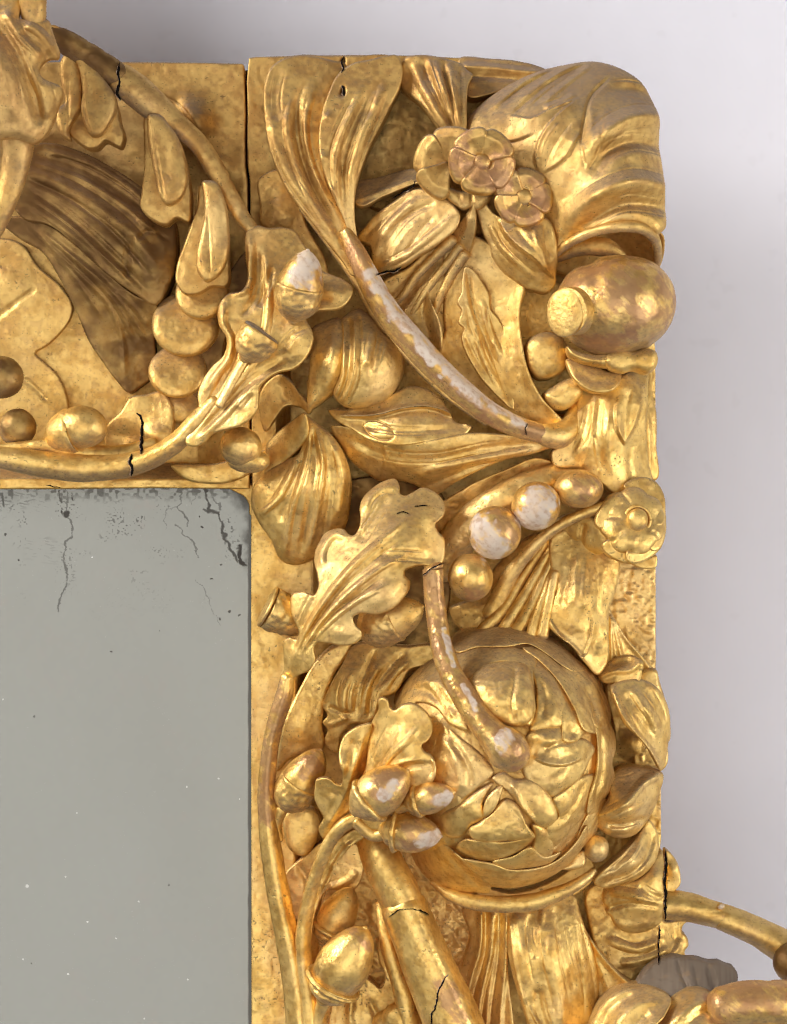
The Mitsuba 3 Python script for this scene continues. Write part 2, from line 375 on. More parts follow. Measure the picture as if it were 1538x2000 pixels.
def relief(name, outline, z, f=(), th=30, r=7, dome=0, dm=None, rim=0, rw=10, h=3.2, nz=1.0, bsdf='gilding', parent=HOLD, free=False, smooth=True, kz=None, label=None, key=None):
    """A carved piece: its outline, the height of its face, ridges and lips, a rounded edge, and sides that go back by th."""
    seed_no[0] += 1
    key = key or fresh(f'{parent}__{name}')
    r = r * 0.66
    if kz is not None:
        kz = float(lift(kz))
    P = np.asarray(outline, float)
    B = spline(P, h, True) if smooth else P
    poly = Polygon(B).buffer(0)
    if poly.geom_type != 'Polygon':
        poly = max(poly.geoms, key=lambda g: g.area)
    B = resample(np.asarray(poly.exterior.coords)[:-1], h)
    tree = cKDTree(resample(np.asarray(poly.exterior.coords)[:-1], 0.8))
    x0, y0, x1, y1 = poly.bounds
    gx, gy = np.meshgrid(np.arange(x0, x1, h), np.arange(y0, y1, h * 0.866))
    gx = gx + (np.arange(gx.shape[0]) % 2)[:, None] * h / 2
    G = np.stack([gx.ravel(), gy.ravel()], 1)
    extra = [B]
    for o in ((0.06, 0.22, 0.5, 0.95) if r > 0 else ()):
        if o * r < h * 2.2:
            inn = poly.buffer(-max(o * r, 0.35))
            for g in getattr(inn, 'geoms', [inn]):
                if not g.is_empty and g.length > 12:
                    extra.append(resample(np.asarray(g.exterior.coords)[:-1], h))
    f = list(f)
    if len(f) >= 4 and name not in ('petal',):
        for ft in [g for g in f if g[0] == 'r' and g[3] >= 6 and abs(g[2]) >= 5]:     # chisel cuts beside the larger folds
            L2 = line(ft[1], 4.0)
            tt = np.gradient(L2, axis=0)
            nn = np.stack([-tt[:, 1], tt[:, 0]], 1) / (np.linalg.norm(tt, axis=1, keepdims=True) + 1e-9)
            c0, c1 = int(len(L2) * 0.10), max(int(len(L2) * 0.88), int(len(L2) * 0.10) + 3)
            for sgn in (1.15, -1.3):
                cut = (L2 + nn * sgn * ft[3])[c0:c1][::3]
                if len(cut) > 2:
                    f.append(('r', cut, -2.6, 2.1, 0.3))
    H = Height(z, f)
    for ft, L in zip(H.feats, H.lines):
        if L is not None and ft[3] < 7:
            L2 = L[:: max(1, int(h / 0.8))]
            t = np.gradient(L2, axis=0)
            nrm = np.stack([-t[:, 1], t[:, 0]], 1) / (np.linalg.norm(t, axis=1, keepdims=True) + 1e-9)
            for o in ((0, 0.7, -0.7, 1.5, -1.5) if ft[0] == 'r' else (0.2, -0.2)):
                extra.append(L2 + nrm * o * (ft[3] if ft[0] == 'r' else 8))
    lines_ = np.vstack(extra)
    ins = shapely.contains_xy(poly, lines_[:, 0], lines_[:, 1])
    ins[: len(B)] = True
    lines_ = lines_[ins]
    G = G[shapely.contains_xy(poly, G[:, 0], G[:, 1])]
    if len(G):
        G = G[cKDTree(lines_).query(G)[0] > h * 0.55]
    Q = np.vstack([lines_, G])
    tri = Delaunay(Q).simplices
    c = Q[tri].mean(1)
    tri = tri[shapely.contains_xy(poly.buffer(0.01), c[:, 0], c[:, 1])]
    a = Q[tri]
    ar = (a[:, 1, 0] - a[:, 0, 0]) * (a[:, 2, 1] - a[:, 0, 1]) - (a[:, 1, 1] - a[:, 0, 1]) * (a[:, 2, 0] - a[:, 0, 0])
    tri = tri[np.abs(ar) > 1e-4]
    ar = ar[np.abs(ar) > 1e-4]
    tri = np.where((ar > 0)[:, None], tri[:, [0, 2, 1]], tri)
    d = tree.query(Q)[0]
    zz = H(Q)
    if dome:
        m = dm or d.max()
        q = np.clip(d / m, 0, 1)
        zz = zz + dome * np.sqrt(np.maximum(1 - (1 - q) ** 2, 0))
    if rim:
        zz = zz + rim * np.exp(-(d / rw) ** 2)
    if r:
        q = np.clip(d / r, 0, 1)
        zz = zz - r * (1 - np.sqrt(np.maximum(1 - (1 - q) ** 2, 0)))
    zz = zz + lumps(Q, zz, nz) * np.clip(d / 9 + 0.25, 0, 1)
    V = np.column_stack([Q, zz])
    # sides
    e = np.vstack([tri[:, [0, 1]], tri[:, [1, 2]], tri[:, [2, 0]]])
    es = np.sort(e, 1)
    code = es[:, 0].astype(np.int64) * len(Q) + es[:, 1]
    u, idx, cnt = np.unique(code, return_index=True, return_counts=True)
    be = e[idx[cnt == 1]]
    bv = np.unique(be)
    n0, n1 = len(V), len(V) + len(bv)
    where = {int(k): i for i, k in enumerate(bv)}
    i0 = np.array([where[int(k)] for k in be[:, 0]])
    i1 = np.array([where[int(k)] for k in be[:, 1]])
    back = V[bv].copy()
    back2 = V[bv].copy()
    t_ = th if free else 1.3 * (th(Q[bv]) if callable(th) else th) + 12
    back[:, 2] -= t_ * 0.3
    back2[:, 2] -= t_
    V = np.vstack([V, back, back2])
    F = [tri, np.stack([be[:, 1], be[:, 0], n0 + i0], 1), np.stack([be[:, 1], n0 + i0, n0 + i1], 1), np.stack([n0 + i1, n0 + i0, n1 + i0], 1), np.stack([n0 + i1, n1 + i0, n1 + i1], 1)]
    if free:
        fb = Q.copy()
        Vb = np.column_stack([fb, zz - t_ if np.ndim(t_) == 0 else zz - np.mean(t_)])
        off = len(V)
        V = np.vstack([V, Vb])
        F.append(tri[:, ::-1] + off)
    F = np.vstack(F)
    if kz is None:
        kz = float(np.mean(H.base(B)) + 0.5 * dome)
    put(key, V, F, bsdf, kz)
    if label:
        labels[key] = {'label': label}
    return key


def tube(name, path, parent=HOLD, bsdf='gilding', flat=1.0, ridges=None, nz=1.0, step=3.0, caps=(True, True), label=None, key=None, kz=None, rough=0):
    """path: (x, y, z, r); a carved stem, lobed by ridges = (count, depth, phase)."""
    seed_no[0] += 1
    key = key or fresh(f'{parent}__{name}')
    path = np.array(path, float)
    path[:, 2] = lift(path[:, 2])
    if kz is not None:
        kz = float(lift(kz))
    P = spline(path, step)
    C, R = P[:, :3], np.maximum(P[:, 3], 0.3)
    for side in (0, 1):
        if caps[side]:
            th = np.linspace(0, math.pi / 2, 7)[1:]
            if side == 0:
                t = C[0] - C[1]
                t /= np.linalg.norm(t) + 1e-9
                C = np.vstack([(C[0] + np.sin(th)[:, None] * R[0] * 0.8 * t)[::-1], C])
                R = np.concatenate([np.maximum(R[0] * np.cos(th), 0.05)[::-1], R])
            else:
                t = C[-1] - C[-2]
                t /= np.linalg.norm(t) + 1e-9
                C = np.vstack([C, C[-1] + np.sin(th)[:, None] * R[-1] * 0.8 * t])
                R = np.concatenate([R, np.maximum(R[-1] * np.cos(th), 0.05)])
    t = np.gradient(C, axis=0)
    t /= np.linalg.norm(t, axis=1, keepdims=True) + 1e-9
    up = np.array([0, 0, 1.0])
    b = np.cross(t, up)
    if np.abs(t[:, 2]).max() > 0.97:
        b = np.cross(t, np.array([0.3, 1.0, 0.1]))
    b /= np.linalg.norm(b, axis=1, keepdims=True) + 1e-9
    n = np.cross(b, t)
    m = int(np.clip(2 * math.pi * R.max() / 3.0, 16, 110))
    a = np.arange(m) * 2 * math.pi / m
    rr = np.repeat(R[:, None], m, 1)
    if ridges:
        k, dep, ph = ridges
        rr = rr * (1 + dep * np.cos(k * a[None] + ph + np.linspace(0, 0.8, len(R))[:, None]))
    V = C[:, None] + rr[..., None] * (np.cos(a)[None, :, None] * b[:, None] + flat * np.sin(a)[None, :, None] * n[:, None])
    flatV = V.reshape(-1, 3)
    nrm = (V - C[:, None]).reshape(-1, 3)
    nrm = nrm / (np.linalg.norm(nrm, axis=1, keepdims=True) + 1e-9)
    disp = lumps(flatV[:, :2], flatV[:, 2], nz)
    if rough:
        disp = disp + rough * (meshkit.noise((flatV + seed_no[0] * 11) / 8.0, 3) - 0.5)
    flatV = flatV + nrm * (disp * np.clip(rr.ravel() / 8, 0, 1))[:, None]
    L = len(R)
    i, j = np.meshgrid(np.arange(L - 1), np.arange(m), indexing='ij')
    A, B_, C_, D_ = i * m + j, i * m + (j + 1) % m, (i + 1) * m + (j + 1) % m, (i + 1) * m + j
    F = np.vstack([np.stack([A, C_, B_], -1).reshape(-1, 3), np.stack([A, D_, C_], -1).reshape(-1, 3)])
    V2 = np.vstack([flatV, C[:1], C[-1:]])
    jj = np.arange(m)
    F = np.vstack([F, np.stack([jj, (jj + 1) % m, 0 * jj + L * m], 1), np.stack([(L - 1) * m + (jj + 1) % m, (L - 1) * m + jj, 0 * jj + L * m + 1], 1)])
    put(key, V2, F, bsdf, float(np.mean(P[:, 2])) if kz is None else kz)
    if label:
        labels[key] = {'label': label}
    return key


def blob(name, x, y, z, rx, ry, rz, ang=0, parent=HOLD, bsdf='gilding', nz=1.0, warp=None, label=None, key=None, kz=None):
    seed_no[0] += 1
    key = key or fresh(f'{parent}__{name}')
    z = float(lift(z))
    if kz is not None:
        kz = float(lift(kz))
    nu = int(np.clip(math.pi * max(rx, ry, rz) / 3.0, 14, 110))
    th, ph = np.meshgrid(np.linspace(0, math.pi, nu + 1), np.arange(2 * nu) * math.pi / nu, indexing='ij')
    u = np.stack([np.sin(th) * np.cos(ph), np.cos(th), np.sin(th) * np.sin(ph)], -1).reshape(-1, 3)
    v = u * [rx, ry, rz]
    if warp:
        v = warp(u, v)
    a = math.radians(ang)
    v = np.column_stack([v[:, 0] * math.cos(a) - v[:, 1] * math.sin(a), v[:, 0] * math.sin(a) + v[:, 1] * math.cos(a), v[:, 2]]) + [x, y, z]
    v = v + u * lumps(v[:, :2], v[:, 2], nz)[:, None]
    m = 2 * nu
    i, j = np.meshgrid(np.arange(nu), np.arange(m), indexing='ij')
    A, B_, C_, D_ = i * m + j, i * m + (j + 1) % m, (i + 1) * m + (j + 1) % m, (i + 1) * m + j
    F = np.vstack([np.stack([A, B_, C_], -1).reshape(-1, 3), np.stack([A, C_, D_], -1).reshape(-1, 3)])
    put(key, v, F, bsdf, z if kz is None else kz)
    if label:
        labels[key] = {'label': label}
    return key


def acorn(base, tip, r, bsdf='worn_gilding', parent=HOLD, cup=0.46, label=None, nut=True, key=None):
    """base, tip: (x, y, z). A nut that narrows to a point, in a knobbly cup."""
    key = key or fresh(f'{parent}__acorn')
    b, t = np.asarray(base, float), np.asarray(tip, float)
    at = lambda s: b + (t - b) * s  # noqa: E731
    if nut:
        prof = [(0.10, 0.62), (0.22, 0.86), (0.38, 0.98), (0.54, 0.97), (0.70, 0.82), (0.84, 0.62), (0.93, 0.40), (0.98, 0.21), (1.0, 0.09)]
        tube('nut', [(*at(s), q * r) for s, q in prof], parent=key, bsdf=bsdf, nz=0.8, key=f'{key}__nut', kz=(b[2] + t[2]) / 2)
    c = [(-0.04, 0.26), (0.0, 0.50), (0.07, 0.75), (0.16, 0.92), (cup - 0.07, 1.02), (cup - 0.02, 1.03), (cup, 1.0), (cup + 0.004, 0.9)]
    tube('cup', [(*at(s), q * r) for s, q in c], parent=key, bsdf='gilding', nz=1.3, rough=3.4, caps=(True, False), key=f'{key}__cup', kz=(b[2] + t[2]) / 2)
    if label:
        labels[key] = {'label': label}
    return key


def flower(x, y, z, R, n, a0, parent=HOLD, bsdf='gilding', tilt=(0, 0), button=17, skip=(), squash=1.0, label=None, pw=0.535):
    key = fresh(f'{parent}__flower')
    for i in range(n):
        if i in skip:
            continue
        a = a0 + i * 2 * math.pi / n
        u, w = np.array([math.cos(a), math.sin(a)]), np.array([-math.sin(a), math.cos(a)])
        out = []
        for s, q in ((0.02, 0.10), (0.28, 0.27), (0.52, pw * 0.80), (0.72, pw), (0.88, pw * 0.88), (0.97, pw * 0.52), (1.0, 0.0)):
            out.append((s, q))
        pts = [(x + R * (s * u[0] + q * w[0]), y + squash * R * (s * u[1] + q * w[1])) for s, q in out] + [(x + R * (s * u[0] - q * w[0]), y + squash * R * (s * u[1] - q * w[1])) for s, q in out[-2::-1]]
        base = lambda p, u=u, w=w, i=i: z + (0, 5, 1.5, 6, 3, 0, 4)[i % 7] / ZS + 0.10 * ((p[:, 0] - x) * w[0] + (p[:, 1] - y) * w[1]) + tilt[0] * (p[:, 0] - x) + tilt[1] * (p[:, 1] - y) - 0.20 * R * np.clip(1 - np.hypot(p[:, 0] - x, p[:, 1] - y) / (0.75 * R), 0, 1) - 0.10 * R * np.clip(np.hypot(p[:, 0] - x, p[:, 1] - y) / R - 0.7, 0, 1) * 3  # noqa: E731
        ray = [(x + R * 0.25 * u[0], y + R * 0.25 * u[1]), (x + R * 0.86 * u[0], y + R * 0.86 * u[1])]
        relief('petal', pts, base, f=[('r', ray, -1.6, R * 0.10, 0.5)], th=0.30 * R, r=6, rim=4.0, rw=R * 0.13, dome=5, dm=R * 0.2, h=2.4, nz=0.7, bsdf=bsdf, parent=key, kz=z, free=True)
    if button:
        blob('centre', x, y, z - 0.06 * R, button, button, button * 0.55, parent=key, bsdf=bsdf, nz=0.5, kz=z)
        th = np.linspace(0, 2 * math.pi, 25)
        tube('ring', [(x + button * 1.3 * math.cos(q), y + button * 1.3 * math.sin(q), z - 0.10 * R, 4.5) for q in th], parent=key, bsdf=bsdf, nz=0.3, caps=(False, False), kz=z)
    if label:
        labels[key] = {'label': label}
    return key


def crack(points, w=3.0, parent=HOLD, name='crack', reach=5.0):
    """An open crack: a dark jagged sliver that follows the face of the carving there."""
    rng = np.random.default_rng(len(taken) * 7 + int(points[0][0]))
    L = line(points, 3.0)
    t = np.gradient(L, axis=0)
    nrm = np.stack([-t[:, 1], t[:, 0]], 1) / (np.linalg.norm(t, axis=1, keepdims=True) + 1e-9)
    L = L + nrm * np.convolve(rng.normal(0, 1.1, len(L)), [0.3, 0.4, 0.3], 'same')[:, None]
    u = np.linspace(0, 1, len(L))
    ww = w * 0.5 * np.minimum(1, np.minimum(u, 1 - u) / 0.15 + 0.15) * rng.uniform(0.5, 1.25, len(L))
    B = np.vstack(built)
    k = D / (D - B[:, 2])
    near = np.column_stack([B[:, 0] * k + CX, B[:, 1] * k + CY])
    ok = (near[:, 0] > L[:, 0].min() - 15) & (near[:, 0] < L[:, 0].max() + 15) & (near[:, 1] > L[:, 1].min() - 15) & (near[:, 1] < L[:, 1].max() + 15)
    near, zs = near[ok], B[ok, 2]
    zz = np.array([np.max(zs[i]) if len(i) else -1e3 for i in cKDTree(near).query_ball_point(L, reach)])
    zz = np.where(zz < -500, np.median(zz[zz > -500]), zz)
    zz = np.convolve(np.pad(zz, 1, mode='edge'), [0.25, 0.5, 0.25], 'valid') + 0.6
    c = (D - zz)[:, None] / D
    L, nrm = (L - [CX, CY]) * c + [CX, CY], nrm
    A, B_ = L + nrm * ww[:, None], L - nrm * ww[:, None]
    n = len(L)
    V = np.vstack([np.column_stack([A, zz]), np.column_stack([B_, zz]), np.column_stack([A, zz - 8]), np.column_stack([B_, zz - 8])])
    i = np.arange(n - 1)
    q = lambda a, b, c, d: np.vstack([np.stack([a, b, c], 1), np.stack([a, c, d], 1)])  # noqa: E731
    F = np.vstack([q(i, i + 1, n + i + 1, n + i), q(2 * n + i, 2 * n + i + 1, i + 1, i), q(n + i, n + i + 1, 3 * n + i + 1, 3 * n + i)])
    if w >= 2.5:                                          # gesso chipped bare along one side
        chip = rng.uniform(0.0, 2.2, n) * (np.convolve(rng.normal(0, 1, n), [0.25, 0.5, 0.25], 'same') > -0.2)
        C_ = A + nrm * (chip[:, None] + 0.05)
        V2 = np.vstack([np.column_stack([A, zz + 0.3]), np.column_stack([C_, zz + 0.1]), np.column_stack([A, zz - 7]), np.column_stack([C_, zz - 7])])
        put(fresh(f'{parent}__chipped_edge'), V2, F[:, ::-1], 'gesso', 0.0)
    return put(fresh(f'{parent}__{name}'), V, F, 'crack_dark', 0.0)


def box(key, x0, y0, z0, x1, y1, z1, bsdf, kz=0):
    V = np.array([[x, y, z] for x in (x0, x1) for y in (y0, y1) for z in (z0, z1)], float)
    F = np.array([[0, 1, 3], [0, 3, 2], [4, 6, 7], [4, 7, 5], [0, 4, 5], [0, 5, 1], [2, 3, 7], [2, 7, 6], [0, 2, 6], [0, 6, 4], [1, 5, 7], [1, 7, 3]])
    k = (D - kz) / D
    w = np.column_stack([(V[:, 0] - CX) * k * S, -V[:, 2] * S, -(V[:, 1] - CY) * k * S])
    scene[key] = mikit.ply((w, F), bsdf)

CRACKS_IN_WOOD = []                # cut into the finished carving at the end

# ------------------------------------------------------------------ the setting: the wall behind
V_ = np.array([[-4.0, 0.155, -3.5], [4.0, 0.155, -3.5], [4.0, 0.155, 3.5], [-4.0, 0.155, 3.5]])
scene['wall'] = mikit.ply((V_, np.array([[0, 1, 2], [0, 2, 3]])), 'wall_paint')
labels['wall'] = {'label': 'plain off white painted wall behind the carved mirror', 'category': 'wall', 'kind': 'structure'}
labels[HOLD] = {'label': 'carved giltwood mirror frame with leaves, acorns, flowers and a fruit around old grey glass', 'category': 'mirror'}

# ------------------------------------------------------------------ boards and glass
def basin(q):
    """Where the carver cut the ground away between the ornaments (0 to 1)."""
    s = lambda a, b, x: np.clip((x - a) / (b - a), 0, 1) ** 2 * (3 - 2 * np.clip((x - a) / (b - a), 0, 1))  # noqa: E731
    x, y = q[:, 0], q[:, 1]
    left = np.where(y < 960, 540 + 60 * np.clip((520 - y) / 200, 0, 1), np.where(y < 1250, 610, 575))
    right = np.where(y < 1050, 1240, np.where(y < 1330, 1190, 1240))
    return s(0, 26, x - left) * s(0, 26, right - x) * s(140, 175, y)



CR = [(481, 118), (480, 160), (482, 220), (481, 275), (482, 325), (486, 352), (487, 430), (489, 520), (489, 700), (490, 955)]
relief('frame_board', [(x + 2.6, y) for x, y in CR if y > 118] + [(491, 1000), (491, 1500), (492, 2080), (1283, 2080), (1283, 1700), (1291, 1640), (1290, 1380), (1281, 1320), (1280, 700), (1262, 260), (1200, 160), (1040, 131), (905, 114), (800, 109), (700, 108), (600, 109), (500, 112), (487, 114)],
       lambda q: 2 - 82 * basin(q) + (q[:, 0] > 1120) * 3.2 * (meshkit.noise(np.column_stack([q / 7.0, 0 * q[:, 0]]), 4) - 0.5), th=105, r=5, nz=2.2, smooth=False, h=3.6, label='upright board of the frame with the punched gold ground')
relief('frame_board', [(-90, 122), (150, 121), (300, 122), (400, 123), (476, 125)] + [(x - 1.6, y) for x, y in CR[1:]] + [(488, 955), (300, 953), (100, 955), (-90, 955)], lambda q: -6 - 40 * np.clip((q[:, 1] - 255) / 110, 0, 1) * np.clip((935 - q[:, 1]) / 30, 0, 1) * np.clip((475 - q[:, 0]) / 90, 0, 1),
       f=[('b', 384, 240, 30, 40, -25, 36), ('b', 395, 300, 60, 20, 30, 12), ('b', 440, 330, 30, 60, 10, 10), ('r', [(250, 190), (330, 205), (400, 290)], -7, 9), ('b', 455, 300, 20, 40, 0, -6)], th=95, r=5, nz=2.0, smooth=False, h=4.5, label='top rail of the frame')
box(f'{HOLD}__backing_board', 455, 125, -160, 520, 2080, -98, 'dark_wood')
box(f'{HOLD}__mirror_glass', -120, 930, -76, 500, 2100, -62, 'old_silvering', kz=-62)
labels[f'{HOLD}__mirror_glass'] = {'label': 'old grey mirror glass with black spots and hairline cracks in the silvering'}
relief('corner_fillet', [(436, 948), (492, 946), (494, 1010), (489, 1006), (486, 985), (478, 971), (462, 962)], -16, th=30, r=4, nz=1.2)

# ------------------------------------------------------------------ upper left panel: low leaf, trumpet, bells
relief('low_leaf', [(-60, 470), (45, 478), (75, 520), (120, 560), (143, 602), (138, 622), (118, 650), (90, 676), (69, 690), (82, 703), (104, 722), (122, 748), (132, 780), (130, 840), (-60, 860)], [(-60, 600, -34), (140, 610, -28), (120, 780, -28), (40, 480, -32)],
       f=[('r', [(-30, 640), (20, 600), (75, 560)], -5, 5), ('r', [(-20, 760), (40, 740), (100, 790)], -4, 5), ('b', 20, 560, 50, 40, 0, 8)], th=24, r=6, nz=1.6)
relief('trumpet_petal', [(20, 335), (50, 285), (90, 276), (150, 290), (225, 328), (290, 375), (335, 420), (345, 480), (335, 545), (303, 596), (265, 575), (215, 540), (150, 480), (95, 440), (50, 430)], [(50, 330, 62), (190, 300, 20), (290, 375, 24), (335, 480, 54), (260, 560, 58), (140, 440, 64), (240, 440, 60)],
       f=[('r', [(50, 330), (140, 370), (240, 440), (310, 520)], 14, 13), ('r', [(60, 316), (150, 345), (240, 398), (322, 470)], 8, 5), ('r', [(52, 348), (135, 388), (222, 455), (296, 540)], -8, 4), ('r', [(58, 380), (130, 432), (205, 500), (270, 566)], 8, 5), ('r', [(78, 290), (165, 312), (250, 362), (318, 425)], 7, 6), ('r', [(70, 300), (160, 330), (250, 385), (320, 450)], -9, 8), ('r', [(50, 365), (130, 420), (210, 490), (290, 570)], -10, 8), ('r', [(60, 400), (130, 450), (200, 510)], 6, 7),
          ('r', [(262, 455), (250, 500), (248, 550)], -8, 6), ('b', 300, 520, 32, 36, 0, 14), ('b', 290, 440, 30, 20, 30, 10), ('r', [(270, 470), (290, 452), (330, 470)], -6, 5)], th=80, r=9, nz=2.2, bsdf='toned_shaded_gilding')
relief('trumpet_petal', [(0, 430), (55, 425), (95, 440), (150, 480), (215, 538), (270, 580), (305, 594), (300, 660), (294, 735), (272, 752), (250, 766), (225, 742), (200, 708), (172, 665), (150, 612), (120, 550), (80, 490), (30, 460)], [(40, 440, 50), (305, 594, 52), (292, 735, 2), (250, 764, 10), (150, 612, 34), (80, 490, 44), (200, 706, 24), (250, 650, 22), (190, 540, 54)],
       f=[('r', [(60, 440), (150, 530), (215, 600), (235, 650), (242, 728)], 7, 4.5), ('r', [(75, 445), (180, 540), (235, 605), (265, 676)], 8, 5), ('r', [(130, 490), (210, 560), (262, 625), (288, 670)], 9, 5), ('r', [(80, 460), (160, 560), (200, 620)], 5, 4), ('r', [(225, 565), (270, 610), (290, 640)], 6, 5)], th=40, r=6, nz=1.6, bsdf='toned_shaded_gilding')
for i, (x, y, rx, ry, z) in enumerate([(352, 790, 36, 36, 22), (346, 725, 57, 52, 34), (362, 632, 66, 64, 50), (394, 572, 52, 52, 66)]):
    relief('scale', [(x + rx * math.cos(a), y + ry * math.sin(a)) for a in np.linspace(0, 2 * math.pi, 20)[:-1]], [(x, y - ry, z - 14), (x - rx, y, z + 2), (x + rx, y, z + 2), (x, y + ry, z + 12)], dome=14, dm=30, r=5, th=50, nz=1.6, label=None)
relief('panel_side', [(392, 560), (440, 540), (470, 500), (490, 480), (480, 600), (440, 660), (430, 720), (395, 790), (370, 840), (350, 800), (372, 700), (395, 640)], [(392, 560, 26), (470, 520, 24), (430, 700, 26), (370, 830, 18)], th=40, r=5, nz=2.0, bsdf='toned_shaded_gilding')
relief('branch_stub', [(205, 836), (238, 800), (255, 775), (285, 770), (316, 764), (336, 790), (340, 830), (330, 862), (280, 880), (240, 885), (205, 870)], [(210, 840, 20), (316, 764, 30), (330, 850, 46), (250, 870, 24), (260, 800, 34)], f=[('b', 300, 850, 26, 20, 0, 12), ('b', 240, 850, 30, 16, 0, -10)], th=40, r=7, nz=1.4)
blob('berry', 4, 737, 48, 42, 42, 40, bsdf='toned_shaded_gilding')
blob('berry', 34, 835, 42, 37, 37, 34, bsdf='toned_shaded_gilding')
blob('berry', 160, 834, 76, 50, 42, 40, ang=4, bsdf='gilding')
tube('berry_cup', [(88, 874, 50, 10), (104, 862, 58, 26), (122, 850, 64, 40), (142, 842, 68, 46), (150, 840, 70, 45)], nz=1.4, caps=(True, False))
tube('stem', [(-70, 880, 70, 20), (0, 893, 72, 21), (60, 903, 74, 25), (130, 912, 76, 27), (200, 914, 80, 25), (257, 907, 86, 22), (310, 887, 92, 20), (350, 860, 98, 19), (385, 825, 106, 19), (420, 785, 112, 14)], nz=1.1, ridges=(3, 0.05, 1), bsdf='gilding')
tube('stem', [(-30, 876, 62, 8), (40, 872, 64, 10), (100, 870, 66, 14), (160, 884, 66, 18), (230, 888, 62, 18), (300, 868, 60, 14)], nz=1.2)
CRACKS_IN_WOOD.append(([(257, 886), (254, 900), (258, 915), (256, 930)], 4.3))
CRACKS_IN_WOOD.append(([(266, 806), (273, 812), (277, 850), (276, 886)], 5.0))
CRACKS_IN_WOOD.append(([(90, 948), (120, 952)], 2.0))

tube('bell_stem', [(96, 66, 96, 19), (125, 80, 98, 23), (170, 107, 98, 25), (205, 130, 96, 26), (230, 148, 94, 27)], nz=2.6, caps=(True, True), bsdf='toned_shaded_gilding')
tube('bell_stem', [(239, 155, 92, 29), (266, 176, 90, 30), (298, 204, 88, 28), (345, 243, 84, 22), (385, 277, 82, 19), (424, 336, 82, 18), (452, 386, 83, 16), (474, 424, 84, 14), (492, 448, 90, 12)], nz=1.3, caps=(True, True), ridges=(2, 0.08, 0.5))
relief('bark_flake', [(96, 49), (112, 50), (118, 55), (120, 60), (104, 57)], 106, th=10, r=2, h=2)
relief('bole_patch', [(204, 138), (212, 133), (226, 138), (227, 165), (222, 176), (212, 160)], 96, th=24, r=3, bsdf='bole_clay', nz=.5)
CRACKS_IN_WOOD.append(([(233, 121), (231, 140), (233, 165), (230, 188), (236, 196)], 5.0))


def bell(front, left, back, z, lean=8):
    key = fresh(f'{HOLD}__bell_flower')
    n = fresh(f'{key}__petal')
    cx = np.mean([p[0] for p in back])
    y0, y1 = min(p[1] for p in back), max(p[1] for p in back)
    relief('petal', back, [(cx, y0, z - 14), (cx, y1, z - 4), (cx - 20, (y0 + y1) / 2, z - 10), (cx + 20, (y0 + y1) / 2, z - 10)], th=44, r=6, dome=12, dm=26, rim=4, rw=6, parent=key, nz=1.3, key=n, h=2.7)
    for P, dz in ((left, 4), (front, 14)):
        if not P:
            continue
        x = [p[0] for p in P]
        y = [p[1] for p in P]
        mid = np.array([(np.interp(t, (0, 1), (P[0][0] + 6, np.mean(x))), np.interp(t, (0, 1), (min(y) + 12, max(y) - 14))) for t in (0, 1)])
        relief('petal', P, [(np.mean(x), min(y), z + dz - 8), (np.mean(x), max(y), z + dz + lean), (min(x), np.mean(y), z + dz - 2), (max(x), np.mean(y), z + dz - 2)], f=[('r', mid + [3, 30], -3.0, 2.4, .4), ('b', np.mean(x), np.mean(y), 10, 40, 0, -2.5)], th=26, r=6, dome=11, dm=17, parent=key, nz=1.2, h=2.7)


bell([(140, 101), (156, 101), (176, 121), (205, 156), (224, 187), (226, 211), (215, 240), (195, 265), (181, 267), (166, 246), (158, 215), (160, 176), (156, 146), (150, 125)],
     [(125, 103), (144, 99), (156, 125), (161, 176), (158, 211), (135, 259), (137, 273), (125, 269), (111, 246), (109, 215), (125, 199), (121, 176), (115, 144), (117, 117)],
     [(150, 150), (152, 217), (135, 259), (156, 281), (176, 291), (189, 289), (205, 275), (224, 283), (234, 287), (242, 271), (234, 234), (228, 205), (200, 160)], 96)
bell([(291, 220), (308, 220), (331, 243), (352, 277), (363, 321), (365, 358), (352, 389), (328, 401), (311, 382), (303, 348), (294, 304), (287, 257)], None,
     [(287, 220), (281, 270), (282, 314), (277, 372), (275, 406), (297, 429), (325, 439), (345, 426), (368, 434), (374, 399), (368, 338), (352, 281), (325, 237), (304, 216)], 100)
bell([(395, 352), (419, 352), (436, 382), (446, 440), (445, 500), (430, 535), (402, 550), (388, 535), (383, 500), (390, 460), (398, 420), (396, 380)], None,
     [(392, 358), (385, 400), (372, 440), (358, 480), (345, 520), (344, 550), (362, 575), (388, 574), (415, 560), (440, 560), (447, 500), (441, 420), (425, 368)], 104)

